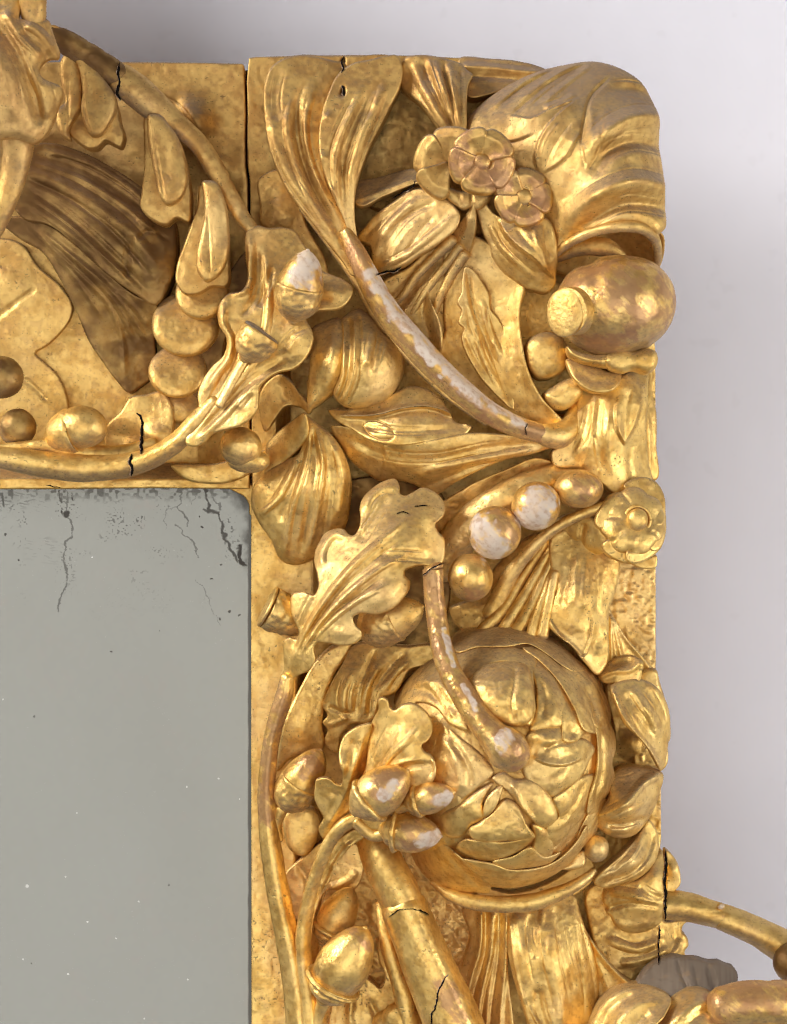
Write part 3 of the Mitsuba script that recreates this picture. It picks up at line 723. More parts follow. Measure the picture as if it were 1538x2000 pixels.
# the curled leaf and its stalk that hang into the picture at the top left
tube('leaf_stalk', [(38, 255, 150, 31), (36, 290, 146, 30), (28, 335, 142, 27), (8, 395, 138, 24), (-25, 465, 132, 22)], nz=1.0)
relief('curled_leaf', [(-70, -40), (60, -40), (40, 10), (38, 34), (46, 36), (60, 34), (82, 30), (92, 35), (97, 52), (105, 75), (112, 98), (110, 108), (93, 112), (79, 124), (75, 138), (83, 151), (98, 157), (115, 165), (118, 178), (110, 205), (100, 235), (80, 268), (68, 277), (30, 269), (-20, 274), (-70, 278)],
       [(-60, 0, 200), (50, 40, 205), (105, 90, 190), (110, 180, 190), (70, 270, 196), (-60, 260, 222), (30, 150, 222)],
       f=[('r', [(-10, 40), (30, 100), (60, 170), (80, 250)], -20, 11), ('r', [(10, 20), (50, 80), (90, 110)], 12, 10), ('r', [(-40, 60), (10, 140), (30, 240)], 12, 16), ('r', [(50, 45), (80, 65), (104, 96)], 10, 9), ('r', [(40, 60), (70, 90), (95, 112)], -9, 8), ('r', [(60, 130), (85, 180), (95, 230)], 9, 14)],
       th=26, r=7, rim=-8, rw=9, nz=1.7, free=True)
tube('leaf_stalk', [(62, -30, 190, 30), (64, 8, 188, 27), (66, 38, 184, 24)], nz=1.2, caps=(True, True))

# the frame's crest beyond the picture, unseen, its outline shaped to shade the wall
relief('crest', [(-1200, 140), (-1200, -700), (-1000, -980), (-760, -860), (-640, -900), (-500, -640), (-380, -560), (-300, -330), (-330, -200), (-260, -60), (-300, 60), (-120, 135)], 60, f=[('r', [(-1000, 100), (-900, -300), (-760, -760)], 40, 60), ('r', [(-600, 80), (-560, -200), (-520, -500)], 40, 50)], dome=60, dm=120, th=150, r=14, h=14, nz=3)

# ------------------------------------------------------------------ left oak leaf with its acorns
OAK1 = [(483, 448), (500, 438), (525, 442), (552, 440), (574, 446), (590, 470), (612, 500), (632, 528), (648, 535), (672, 545), (690, 562), (685, 582), (664, 602), (630, 606), (606, 609), (598, 622), (609, 643), (613, 660), (607, 684), (592, 707), (573, 722), (546, 728), (524, 740), (508, 758), (506, 778), (505, 798), (491, 818), (470, 832), (440, 840), (412, 850), (400, 864), (382, 872), (364, 868), (364, 846), (376, 816), (388, 796), (386, 774), (398, 738), (416, 714), (437, 694), (443, 662), (427, 632), (431, 588), (449, 571), (472, 567), (482, 548), (479, 500)]
relief('oak_leaf', OAK1, [(500, 440, 96), (560, 445, 80), (640, 560, 104), (600, 660, 128), (500, 780, 138), (380, 850, 116), (440, 660, 116), (480, 540, 104), (520, 640, 122), (440, 760, 122)],
       f=[('r', [(370, 862), (420, 800), (470, 740), (510, 680), (525, 610), (522, 540), (520, 480)], 9, 8), ('r', [(385, 862), (440, 812), (480, 770), (520, 740)], 9, 7), ('r', [(385, 850), (435, 795), (500, 740), (560, 700)], -7, 6), ('r', [(375, 842), (420, 775), (450, 720), (470, 660)], -8, 6), ('r', [(465, 800), (490, 770), (500, 762)], 5, 6),
          ('r', [(440, 590), (436, 630), (452, 665), (448, 700), (425, 730), (400, 770)], 12, 8), ('r', [(490, 455), (490, 520), (485, 560), (455, 580)], 10, 8), ('r', [(530, 520), (520, 560), (505, 600)], -9, 6), ('r', [(500, 480), (505, 530), (500, 580), (470, 620)], -9, 8), ('b', 655, 570, 24, 20, 0, 10), ('b', 590, 660, 30, 30, 40, 8), ('r', [(545, 690), (580, 650), (606, 640)], -5, 6), ('b', 625, 585, 20, 9, -10, -8)],
       th=34, r=6, nz=1.6, free=True, label='lobed oak leaf at the upper left with two acorns on it')
acorn((573, 618, 126), (602, 490, 150), 46, cup=0.48, label='acorn with a white worn tip on the upper oak leaf')
# an empty, cut-off acorn cup
k0 = fresh(f'{HOLD}__acorn')
tube('cup', [(478, 698, 134, 12), (482, 693, 136, 25), (489, 683, 138, 35), (499, 668, 140, 40), (509, 654, 141, 41), (511, 651, 141, 39)], parent=k0, rough=4, nz=1.2, caps=(True, False))
tube('cut_face', [(508, 655, 141, 38), (512.5, 649, 141.3, 38), (514, 647, 141.5, 34)], parent=k0, bsdf='dusty_wood', nz=.6, caps=(False, False))
labels[k0] = {'label': 'acorn cup cut off flat, its nut missing'}
tube('acorn_stem', [(430, 790, 124, 9), (455, 745, 128, 10), (478, 705, 126, 11), (488, 690, 124, 11)], nz=.7, ridges=(3, .12, 0))

# ------------------------------------------------------------------ tall double leaf and the worn stem that it ends in
relief('back_leaf', [(505, 350), (545, 330), (580, 380), (600, 440), (640, 520), (640, 560), (600, 520), (540, 460), (512, 440), (508, 400)], 34, f=[('b', 550, 410, 30, 40, 20, 14)], th=30, r=7, nz=2)
relief('acanthus_lobe', [(519, 152), (530, 128), (555, 110), (585, 103), (612, 105), (650, 112), (684, 120), (692, 150), (676, 196), (652, 244), (640, 300), (638, 350), (662, 402), (684, 450), (700, 490), (708, 530), (690, 540), (672, 516), (640, 476), (610, 436), (588, 408), (568, 382), (546, 342), (526, 285), (516, 215)],
       [(530, 130, 70), (620, 120, 60), (690, 140, 52), (520, 220, 84), (560, 240, 86), (640, 250, 72), (550, 340, 92), (620, 380, 90), (690, 520, 92), (600, 300, 84)],
       f=[('r', [(600, 150), (582, 190), (578, 240), (588, 300), (605, 350), (640, 420), (665, 465)], -16, 8, 0.25), ('r', [(585, 170), (562, 240), (575, 310), (605, 380), (660, 470)], 10, 9, 0.25), ('r', [(612, 170), (598, 240), (606, 310), (630, 370), (665, 430)], 7, 6, 0.25), ('r', [(530, 200), (540, 280), (570, 350), (620, 420), (670, 490)], 8, 9, 0.2), ('r', [(548, 130), (538, 180), (540, 240)], -5, 8)],
       th=60, r=8, nz=1.7)
relief('acanthus_lobe', [(668, 134), (690, 120), (724, 112), (755, 104), (776, 103), (786, 124), (781, 168), (767, 198), (742, 249), (722, 290), (710, 320), (696, 367), (693, 418), (700, 469), (716, 520), (706, 535), (694, 508), (684, 470), (676, 440), (658, 398), (636, 347), (624, 300), (624, 249), (638, 190)],
       [(670, 135, 80), (770, 112, 70), (740, 250, 84), (630, 260, 100), (640, 340, 104), (690, 400, 98), (700, 520, 96), (690, 250, 98), (765, 180, 76)],
       f=[('r', [(735, 160), (705, 215), (680, 280), (668, 340), (672, 400), (690, 470)], -12, 8, 0.25), ('r', [(712, 165), (680, 235), (656, 300), (660, 360), (680, 430)], 9, 9, 0.25), ('r', [(755, 150), (735, 210), (705, 280), (688, 340), (685, 400)], 8, 9, 0.25), ('r', [(690, 190), (660, 250), (645, 300)], -5, 6), ('b', 669, 178, 5, 9, 10, -14), ('b', 640, 230, 8, 10, 10, 7), ('b', 632, 310, 8, 12, 0, 7), ('b', 650, 375, 8, 14, -20, 7)],
       th=60, r=7, nz=1.7)
relief('top_leaf_stub', [(585, 108), (640, 108), (700, 108), (760, 107), (776, 112), (740, 122), (690, 130), (662, 142), (640, 150), (620, 130)], 52, f=[('r', [(672, 110), (668, 130), (672, 150)], -12, 4)], th=40, r=6, nz=1.8)
CRACKS_IN_WOOD.append(([(671, 108), (668, 120), (671, 132), (668, 142)], 2.9))
CRACKS_IN_WOOD.append(([(668, 166), (671, 178), (672, 186)], 3.6))
tube('long_stem', [(676, 452, 92, 13), (700, 500, 100, 19), (728, 560, 106, 23), (762, 616, 112, 25), (806, 668, 116, 26), (852, 718, 118, 25), (904, 766, 118, 24), (960, 808, 112, 22), (1020, 836, 104, 20), (1064, 848, 98, 19)], bsdf='worn_gilding', nz=0.9, caps=(True, True), ridges=(4, 0.05, 0.6), label='long curved stem worn down to the white gesso')
tube('stem_edge', [(590, 405, 70, 7), (640, 470, 74, 8), (690, 540, 80, 9), (740, 625, 84, 9), (800, 700, 86, 8), (870, 770, 84, 7), (950, 826, 80, 6)], nz=.8)
tube('stem_collar', [(1052, 846, 96, 20), (1070, 850, 96, 24), (1092, 850, 90, 26), (1112, 836, 80, 24), (1130, 800, 66, 18)], nz=1.4)
CRACKS_IN_WOOD.append(([(1030, 826), (1026, 838), (1028, 850)], 2.0))

# ------------------------------------------------------------------ top right: fan leaf, big curl
relief('gold_ground', [(700, 230), (790, 120), (930, 130), (1020, 250), (1000, 420), (900, 470), (760, 420), (690, 380)], -30, f=[('b', 770, 260, 40, 60, 30, 10)], th=50, r=8, nz=2.5)
relief('fan_leaf', [(783, 125), (794, 108), (817, 104), (849, 106), (880, 113), (905, 122), (914, 133), (924, 141), (916, 163), (912, 205), (911, 253), (902, 285), (890, 292), (869, 267), (842, 228), (815, 195), (796, 178), (784, 163)],
       [(790, 120, 60), (910, 130, 56), (850, 110, 62), (905, 260, 96), (850, 180, 92), (790, 165, 50)],
       f=[('r', [(826, 112), (838, 150), (862, 205), (892, 270)], -14, 6.5, .2), ('r', [(848, 110), (860, 150), (877, 200), (897, 270)], 9, 6, .2), ('r', [(866, 112), (872, 160), (884, 215), (898, 270)], -13, 5.5, .2), ('r', [(882, 118), (885, 170), (892, 220), (900, 270)], 8, 6, .2), ('r', [(900, 126), (899, 170), (900, 230)], -7, 5, .2),
          ('r', [(806, 116), (815, 150), (840, 200), (880, 262)], 8, 8, .2), ('r', [(838, 110), (850, 155), (868, 205), (892, 262)], 5, 3.5, .2)], th=50, r=7, nz=1.6)
relief('cornice_moulding', [(896, 113), (960, 112), (1010, 117), (1052, 128), (1075, 140), (1010, 165), (960, 185), (915, 190), (905, 150)], [(900, 115, 22), (1050, 130, 34), (960, 180, 44)], f=[('r', [(905, 128), (960, 131), (1020, 139), (1060, 143)], 12, 7, .05), ('r', [(905, 147), (960, 150), (1020, 156)], -9, 6, .05)], th=60, r=6, nz=1.2)
CURL = [(905, 262), (916, 226), (950, 190), (1000, 155), (1050, 132), (1110, 117), (1165, 111), (1200, 119), (1232, 134), (1256, 152), (1272, 175), (1284, 208), (1290, 240), (1289, 270), (1291, 300), (1296, 340), (1297, 380), (1299, 420), (1296, 450), (1280, 462), (1245, 448), (1200, 446), (1150, 458), (1112, 476), (1086, 500), (1062, 452), (1020, 392), (965, 330), (915, 295)]
relief('curled_top_leaf', CURL, [(910, 260, 84), (1000, 160, 60), (1110, 120, 56), (1165, 112, 56), (1230, 136, 62), (1285, 230, 84), (1296, 340, 104), (1296, 440, 132), (1150, 455, 140), (1090, 490, 112), (1060, 440, 104), (980, 330, 100), (1130, 280, 132), (1220, 290, 144), (1050, 230, 112), (1210, 400, 158)],
       f=[('r', [(1130, 320), (1160, 285), (1205, 246), (1245, 230), (1291, 228), (1370, 240)], 36, 19, .3), ('r', [(1150, 352), (1190, 300), (1235, 284), (1292, 286), (1370, 296)], -26, 14, .3), ('r', [(1095, 450), (1130, 412), (1175, 382), (1235, 362), (1297, 368), (1370, 380)], 38, 19, .3), ('r', [(1110, 470), (1160, 430), (1205, 408), (1297, 410), (1370, 420)], -24, 13, .3), ('r', [(1180, 180), (1225, 172), (1280, 182), (1340, 200)], -18, 15, .3),
          ('r', [(1150, 116), (1090, 150), (1040, 190), (1002, 224)], -6, 4.5, .1), ('r', [(1130, 118), (1060, 160), (1010, 200)], 6, 5), ('r', [(1100, 122), (1040, 155), (985, 200)], -6, 5), ('r', [(1075, 128), (1010, 165), (955, 215)], 6, 6), ('r', [(1140, 124), (1080, 170), (1030, 215)], -5, 4), ('r', [(1158, 122), (1110, 160), (1060, 205)], 5, 4.5),
          ('r', [(1190, 150), (1154, 190), (1138, 250), (1134, 285), (1143, 344)], -7, 4, .1), ('r', [(1134, 285), (1140, 320), (1144, 343)], 7, 3.5), ('r', [(1144, 344), (1166, 298), (1172, 242)], -5, 3.5), ('r', [(1156, 215), (1152, 260), (1152, 310)], 4, 6),
          ('s', [(1130, 190), (1075, 214), (1034, 232), (1000, 225)], 12, 22), ('s', [(1054, 347), (1100, 317), (1132, 268)], 8, 18), ('s', [(1130, 190), (1082, 232), (1050, 276), (1042, 320), (1054, 347)], 9, 20), ('s', [(1045, 262), (1000, 277), (962, 270), (930, 256)], -8, 14), ('r', [(1060, 335), (1080, 290), (1115, 240)], -4, 4), ('r', [(1054, 320), (1064, 280), (1090, 245)], 4, 3.5), ('r', [(1060, 215), (1100, 200), (1125, 185)], 8, 7)],
       th=lambda q: np.clip(60 + 0.0 * q[:, 0], 0, 200), r=12, dome=20, dm=60, nz=1.1)
relief('curl_hollow', [(1086, 490), (1120, 470), (1180, 456), (1250, 452), (1292, 462), (1296, 490), (1284, 530), (1266, 548), (1220, 560), (1120, 540), (1080, 520)], [(1090, 490, 60), (1290, 460, 96), (1270, 540, 46), (1150, 540, 40), (1200, 470, 50)], th=60, r=6, nz=1.3)
tube('curl_lip', [(1086, 494, 112, 8), (1120, 470, 134, 9), (1170, 452, 152, 10), (1220, 446, 160, 11), (1258, 451, 150, 11), (1280, 468, 126, 10), (1288, 496, 98, 9), (1280, 528, 74, 8), (1264, 546, 58, 6)], nz=1.2, step=2.5)
tube('fruit_neck', [(1092, 500, 84, 10), (1130, 484, 96, 16), (1190, 486, 110, 18), (1214, 500, 112, 10)], nz=1.3)

# ------------------------------------------------------------------ leaves round the small flowers
relief('bar_leaf', [(690, 392), (696, 352), (740, 343), (800, 328), (840, 330), (850, 350), (808, 362), (750, 384), (700, 402)], [(695, 370, 58), (840, 340, 84), (760, 345, 60), (770, 375, 84)], f=[('r', [(695, 392), (750, 372), (815, 348)], 9, 6)], th=40, r=6, nz=1.4)
relief('flower_leaf', [(698, 462), (716, 436), (742, 410), (776, 388), (808, 368), (852, 378), (888, 404), (899, 424), (893, 446), (868, 468), (842, 487), (818, 500), (794, 517), (764, 528), (731, 535), (727, 505), (724, 480)],
       [(700, 460, 54), (808, 370, 84), (895, 430, 108), (732, 532, 62), (820, 480, 98), (760, 460, 84)],
       f=[('r', [(735, 525), (790, 500), (845, 460), (890, 420)], 8, 7), ('r', [(740, 500), (765, 460), (800, 420), (850, 395)], -9, 7), ('r', [(738, 470), (770, 430), (815, 392)], 7, 8), ('r', [(760, 512), (780, 475), (820, 430)], 5, 5), ('r', [(790, 500), (815, 460), (845, 425)], -6, 5), ('r', [(712, 462), (750, 425), (800, 385)], -5, 5)], th=44, r=7, nz=1.7)
CRACKS_IN_WOOD.append(([(766, 388), (785, 376), (806, 364), (812, 352)], 2.9))
CRACKS_IN_WOOD.append(([(735, 537), (755, 531), (775, 527), (784, 522)], 3.0))
relief('flower_leaf', [(884, 452), (910, 420), (924, 400), (931, 440), (926, 470), (912, 500), (895, 490), (884, 476)], [(890, 460, 70), (930, 420, 110), (905, 495, 66)], f=[('r', [(895, 480), (910, 450), (920, 420)], 7, 6)], th=44, r=6, dome=10, nz=1.3)
for P, a in (([(884, 470), (850, 502), (812, 540), (778, 585), (752, 600)], 11), ([(898, 484), (870, 520), (838, 560), (806, 612), (792, 640)], 10), ([(908, 498), (886, 530), (858, 585), (845, 620)], 11)):
    tube('rib', [(x, y, 78 - i * 9, a - i * 1.2) for i, (x, y) in enumerate(P)], nz=.9)
relief('rib_ground', [(890, 470), (860, 470), (800, 520), (740, 560), (740, 600), (780, 640), (830, 690), (860, 700), (880, 620), (900, 520)], [(880, 480, 54), (750, 580, 40), (850, 690, 34)], f=[('r', [(870, 510), (820, 570), (780, 620)], 9, 9), ('r', [(850, 500), (800, 550), (760, 590)], -6, 6)], th=50, r=6, nz=1.8)
relief('curved_leaf', [(846, 542), (838, 565), (842, 588), (858, 622), (865, 660), (861, 692), (852, 706), (833, 686), (808, 650), (786, 612), (800, 590), (824, 556)], [(846, 545, 66), (790, 612, 52), (860, 660, 84), (852, 700, 70), (825, 620, 60)], f=[('r', [(842, 560), (848, 600), (860, 640), (858, 690)], 13, 8, .1), ('r', [(830, 570), (828, 620), (845, 670)], -12, 9)], th=40, r=6, nz=1.4)
BAND = [(872, 470), (905, 455), (945, 468), (985, 505), (1024, 545), (1026, 566), (1017, 605), (1019, 662), (1033, 728), (1060, 780), (1097, 818), (1115, 838), (1080, 850), (1000, 822), (930, 775), (870, 712), (846, 664), (862, 660), (866, 610), (868, 540)]
relief('broad_band', BAND, [(880, 470, 66), (980, 510, 84), (1020, 570, 88), (1016, 660, 90), (1060, 785, 92), (1100, 835, 84), (930, 770, 52), (860, 690, 46), (880, 560, 62), (950, 640, 66)], f=[('r', [(1022, 560), (1014, 620), (1020, 680), (1040, 745), (1085, 808)], 9, 12, .1)], th=70, r=8, nz=1.6)
HL = [(911, 520), (926, 528), (941, 548), (956, 574), (959, 604), (974, 622), (986, 645), (989, 690), (1000, 752), (1002, 800), (977, 780), (958, 760), (941, 741), (925, 716), (911, 690), (902, 660), (906, 640), (897, 632), (902, 606), (894, 592), (902, 570), (903, 548)]
relief('toothed_leaf', HL, lambda q: 76 - 0.02 * (q[:, 1] - 650), f=[('r', [(914, 530), (926, 600), (950, 665), (978, 735), (998, 790)], -9, 5, .1), ('r', [(925, 640), (945, 700), (975, 760)], 6, 6), ('r', [(940, 580), (955, 640), (980, 700)], 6, 7), ('r', [(912, 600), (920, 640), (935, 670)], -4, 3), ('r', [(950, 600), (955, 640), (965, 670)], -4, 3), ('r', [(910, 655), (925, 690), (950, 730)], -4, 3)], th=30, r=5, rim=3, nz=1.2, h=2.7)
relief('hanging_leaf', [(928, 384), (945, 392), (968, 418), (1002, 432), (1040, 438), (1066, 426), (1078, 440), (1084, 458), (1089, 503), (1087, 535), (1084, 558), (1070, 571), (1050, 568), (1026, 560), (1006, 546), (985, 530), (972, 514), (962, 497), (958, 478), (948, 459), (938, 430)],
       [(930, 390, 112), (1000, 435, 118), (1070, 430, 126), (1088, 505, 122), (1072, 568, 106), (985, 530, 96), (955, 470, 100), (1040, 490, 138)],
       f=[('s', [(972, 428), (985, 458), (1012, 488), (1045, 514), (1072, 538), (1086, 548)], 24, 26), ('r', [(1042, 444), (1048, 470), (1060, 505), (1068, 530)], 7, 5), ('r', [(1008, 445), (1024, 470), (1046, 495)], -5, 5), ('r', [(1068, 440), (1070, 470), (1076, 505)], -5, 6), ('r', [(955, 430), (975, 475), (1010, 515), (1050, 548)], 6, 6)], th=44, r=6, nz=1.4)
relief('calyx', [(868, 364), (900, 372), (940, 376), (960, 382), (948, 402), (934, 410), (922, 404), (906, 408), (892, 400), (876, 388)], 112, f=[('r', [(898, 378), (900, 404)], -5, 3.5), ('r', [(922, 378), (922, 404)], -5, 3.5)], dome=10, dm=16, th=30, r=4, nz=1.2)
flower(880, 318, 126, 72, 5, math.radians(203), bsdf='gilding', tilt=(0.10, -0.05), button=0, skip=(2, 3), label='small flower half hidden behind the middle flower')
flower(942, 314, 156, 66, 5, math.radians(-118), bsdf='worn_gilding', tilt=(-0.05, -0.10), label='middle flower with the gilding rubbed red on its petals')
flower(1023, 384, 140, 58, 5, math.radians(-70), bsdf='worn_gilding', tilt=(-0.1, 0.0), label='lower right flower of the three small flowers')

# ------------------------------------------------------------------ fruit at the right edge
def fruit_warp(u, v):
    v = v.copy()
    g = np.exp(-((u[:, 1] + 1.0) / 0.22) ** 2)
    v[:, 1] += 7 * g                                     # a dimple at the top
    s = np.exp(-((u[:, 0] + 0.35) / 0.16) ** 2) * np.clip(-u[:, 1] + 0.2, 0, 1)
    v[:, 0] *= 1 - 0.03 * s
    v *= (1 - 0.05 * s)[:, None]
    return v


K = fresh(f'{HOLD}__fruit')
blob('body', 1203, 594, 128, 118, 103, 110, ang=-8, parent=K, bsdf='worn_gilding', warp=fruit_warp, nz=1.0)
tube('stub', [(1150, 604, 150, 46), (1120, 608, 178, 47), (1106, 610, 192, 46)], parent=K, caps=(False, False), nz=.8)
blob('cut_face', 1104, 610, 193, 40, 48, 7, parent=K, nz=.6, warp=lambda u, v: v @ np.array([[0.86, 0, 0.5], [0, 1, 0], [-0.5, 0, 0.86]]))
labels[f'{K}__cut_face'] = {'label': 'round flat cut face on the left of the fruit'}
for P, z in (([(1188, 690), (1212, 682), (1240, 686), (1262, 680), (1282, 686), (1283, 716), (1270, 728), (1240, 722), (1215, 728), (1190, 720), (1180, 704)], 148), ([(1108, 676), (1130, 686), (1165, 693), (1195, 690), (1195, 716), (1160, 714), (1130, 706), (1112, 694)], 142)):
    relief('crown_lobe', P, z, dome=16, dm=18, th=60, r=5, parent=K, nz=1.1)
labels[K] = {'label': 'round fruit at the right edge, its gilding rubbed to red bole'}
relief('fruit_leaf', [(1108, 700), (1130, 703), (1160, 712), (1192, 726), (1214, 726), (1212, 746), (1198, 762), (1176, 768), (1150, 764), (1128, 748), (1114, 728)], [(1110, 705, 112), (1210, 730, 118), (1165, 765, 138)], dome=8, dm=20, f=[('r', [(1122, 722), (1160, 745), (1204, 740)], -5, 9)], th=50, r=6, nz=1.2)
for P, z in (([(1030, 668), (1050, 652), (1075, 648), (1100, 660), (1112, 690), (1104, 722), (1078, 738), (1054, 740), (1036, 722), (1028, 695)], 84), ([(1062, 770), (1085, 752), (1112, 738), (1136, 740), (1140, 764), (1122, 790), (1098, 802), (1074, 796)], 84)):
    relief('fruit_leaf', P, z, dome=22, dm=34, th=60, r=6, nz=1.4)
relief('fruit_ground', [(1018, 560), (1080, 545), (1130, 600), (1180, 700), (1160, 780), (1100, 810), (1050, 770), (1030, 720), (1016, 660)], 4, th=60, r=6, nz=2.2)

# ------------------------------------------------------------------ right side below the fruit
relief('side_leaf', [(1228, 700), (1262, 690), (1276, 720), (1274, 760), (1282, 800), (1283, 870), (1280, 938), (1258, 935), (1244, 860), (1236, 780)], [(1230, 710, 20), (1275, 720, 12), (1260, 930, 30), (1250, 820, 34)], f=[('r', [(1262, 790), (1268, 860), (1268, 930)], 6, 5)], th=60, r=6, nz=1.5)
relief('ribbed_petal', [(1142, 752), (1176, 748), (1213, 736), (1240, 715), (1262, 706), (1267, 764), (1264, 832), (1270, 900), (1284, 985), (1222, 980), (1174, 946), (1137, 918), (1082, 908), (1078, 884), (1098, 862), (1120, 820)],
       [(1150, 770, 78), (1213, 757, 96), (1262, 730, 64), (1268, 900, 54), (1222, 945, 84), (1137, 915, 84), (1085, 900, 88), (1190, 850, 108)],
       f=[('r', [(1162, 775), (1155, 830), (1146, 885), (1136, 916)], 6.0, 5, .1), ('r', [(1152, 790), (1136, 850), (1110, 900)], -5.4, 7, .1), ('r', [(1172, 780), (1164, 850), (1170, 925)], -5.4, 6, .1), ('r', [(1158, 850), (1165, 890), (1172, 925)], 4.8, 4, .1), ('s', [(1205, 770), (1198, 810), (1206, 850), (1218, 868), (1232, 850), (1250, 800), (1262, 750)], 12, 18), ('r', [(1232, 760), (1222, 800), (1216, 840)], -3.0, 5), ('r', [(1190, 800), (1184, 860), (1196, 930)], 4.8, 8), ('r', [(1232, 860), (1230, 900), (1236, 940)], -4.2, 6), ('b', 1130, 880, 24, 14, -40, 7)], th=70, r=8, nz=1.5)
tube('branch', [(860, 1110, 40, 34), (890, 1062, 52, 36), (930, 1018, 62, 38), (985, 980, 68, 38), (1050, 948, 66, 34), (1110, 922, 58, 26)], nz=2.0, flat=.8)
relief('branch_shadow_leaf', [(850, 1000), (905, 955), (985, 918), (1060, 895), (1080, 905), (1078, 918), (1010, 935), (930, 975), (880, 1020), (858, 1040)], [(850, 1010, 16), (1080, 905, 50), (950, 950, 34)], th=30, r=6, nz=2)
for x, y, z, rx, ry, w in ((967, 1040, 128, 52, 52, 1), (1048, 988, 124, 48, 48, 1), (1131, 955, 110, 48, 38, 1), (920, 1128, 112, 44, 47, 1)):
    blob('berry', x, y, z, rx, ry, 46, bsdf='worn_gilding' if w else 'gilding', nz=0.8)
tube('flower_stem', [(962, 1200, 60, 20), (1000, 1120, 76, 16), (1035, 1075, 88, 12), (1080, 1035, 96, 10), (1120, 1012, 102, 10), (1170, 992, 108, 10), (1225, 972, 108, 8)], nz=1.0)
relief('shade_bowl', [(960, 1120), (1000, 1075), (1060, 1040), (1090, 1050), (1080, 1090), (1060, 1150), (1040, 1220), (960, 1240), (900, 1230), (880, 1190), (920, 1170)], [(960, 1130, 20), (1080, 1060, 40), (950, 1230, 30)], f=[('b', 900, 1190, 30, 30, 0, 20)], th=40, r=6, nz=2)
for i, P in enumerate(([(1068, 1060), (1020, 1130), (985, 1190), (940, 1235)], [(1076, 1075), (1040, 1140), (1010, 1190), (978, 1240)], [(1082, 1090), (1055, 1150), (1030, 1200), (1006, 1240)], [(1085, 1110), (1066, 1160), (1048, 1210), (1036, 1250)], [(1084, 1120), (1072, 1180), (1060, 1240)])):
    tube('rib', [(x, y, 64 + i * 7 + j * 3, 9 + 2 * min(j, 2)) for j, (x, y) in enumerate(P)], nz=1.0)
relief('hanging_petal', [(1084, 1040), (1120, 1030), (1160, 1030), (1196, 1050), (1212, 1090), (1206, 1147), (1192, 1191), (1190, 1232), (1184, 1300), (1168, 1318), (1142, 1294), (1114, 1260), (1087, 1240), (1069, 1219), (1065, 1192), (1076, 1135)],
       [(1095, 1065, 88), (1205, 1105, 80), (1075, 1150, 92), (1195, 1190, 82), (1135, 1170, 116), (1168, 1310, 100), (1090, 1238, 104)],
       f=[('s', [(1155, 1200), (1151, 1244), (1138, 1280), (1094, 1236), (1070, 1200)], 12, 22), ('r', [(1118, 1080), (1106, 1140), (1096, 1190)], -4.2, 6), ('r', [(1146, 1090), (1140, 1140), (1138, 1190)], 3.5, 5), ('r', [(1170, 1092), (1168, 1150), (1164, 1200)], -4.2, 5), ('r', [(1130, 1084), (1124, 1130), (1120, 1180)], 3.5, 5), ('r', [(1092, 1238), (1118, 1262), (1140, 1284)], 6.3, 4), ('b', 1162, 1255, 12, 20, 10, -8), ('b', 1120, 1220, 24, 14, 20, 6)], th=60, r=7, nz=1.6)
relief('side_petal', [(1188, 1180), (1198, 1202), (1226, 1248), (1258, 1284), (1284, 1326), (1250, 1348), (1190, 1340), (1182, 1270)], [(1190, 1190, 46), (1226, 1248, 36), (1280, 1325, 22), (1190, 1330, 50)], f=[('r', [(1192, 1200), (1194, 1260), (1198, 1330)], 9, 4, .1), ('r', [(1196, 1205), (1206, 1250), (1220, 1310)], 8, 4, .1), ('r', [(1198, 1204), (1228, 1252), (1262, 1292), (1280, 1322)], 9, 6, .1)], th=50, r=5, nz=1.3)
relief('flower_back', [(1082, 1022), (1100, 1008), (1130, 1000), (1160, 1010), (1190, 1040), (1195, 1070), (1172, 1082), (1148, 1078), (1132, 1068), (1112, 1066), (1094, 1050)], [(1090, 1030, 70), (1180, 1070, 96), (1140, 1010, 92)], f=[('r', [(1140, 1020), (1134, 1066)], -7, 5)], dome=14, dm=22, th=40, r=5, nz=1.4)
kf = flower(1232, 1030, 120, 71, 7, math.radians(10), bsdf='gilding', tilt=(-0.10, 0.12), button=0, skip=(3,), squash=1.0, label='single open flower at the right edge below the fruit', pw=0.55)
relief('petal', [(1236 + (60 + 7 * abs(math.sin(3.5 * a + .4))) * math.cos(a), 1018 + (61 + 7 * abs(math.sin(3.5 * a + .4))) * math.sin(a)) for a in np.linspace(0, 2 * math.pi, 44)[:-1]], [(1175, 1010, 118), (1295, 1010, 112), (1240, 1080, 130), (1240, 955, 108), (1240, 1018, 134)], dome=10, dm=24, f=[('b', 1246, 1016, 38, 38, 0, -15), ('b', 1200, 1040, 16, 26, 30, 5), ('b', 1238, 1060, 22, 12, 0, 5), ('b', 1276, 1046, 14, 22, -30, 5)] + [('r', [(1246 + 34 * math.cos(a), 1016 + 34 * math.sin(a)), (1238 + 62 * math.cos(a), 1018 + 62 * math.sin(a))], -4, 4) for a in (0.6, 1.5, 2.4, 3.3, 4.3)], th=30, r=5, nz=1.2, parent=kf)
blob('centre', 1246, 1015, 134, 21, 22, 15, parent=kf, nz=.6)
tube('ring', [(1246 + 25 * math.cos(a), 1015 + 26 * math.sin(a), 127, 3.6) for a in np.linspace(0, 2 * math.pi, 25)], parent=kf, caps=(False, False), nz=.4)
relief('flower_back', [(1225, 1060), (1262, 1090), (1282, 1084), (1282, 1108), (1254, 1110), (1232, 1098)], 78, th=40, r=5, nz=1.2)
relief('flower_back', [(1218, 950), (1240, 934), (1266, 932), (1284, 942), (1298, 966), (1301, 1000), (1300, 1030), (1288, 1050), (1262, 1000), (1235, 970)], [(1220, 950, 92), (1298, 970, 88), (1295, 1040, 98)], th=40, r=8, nz=1.6)

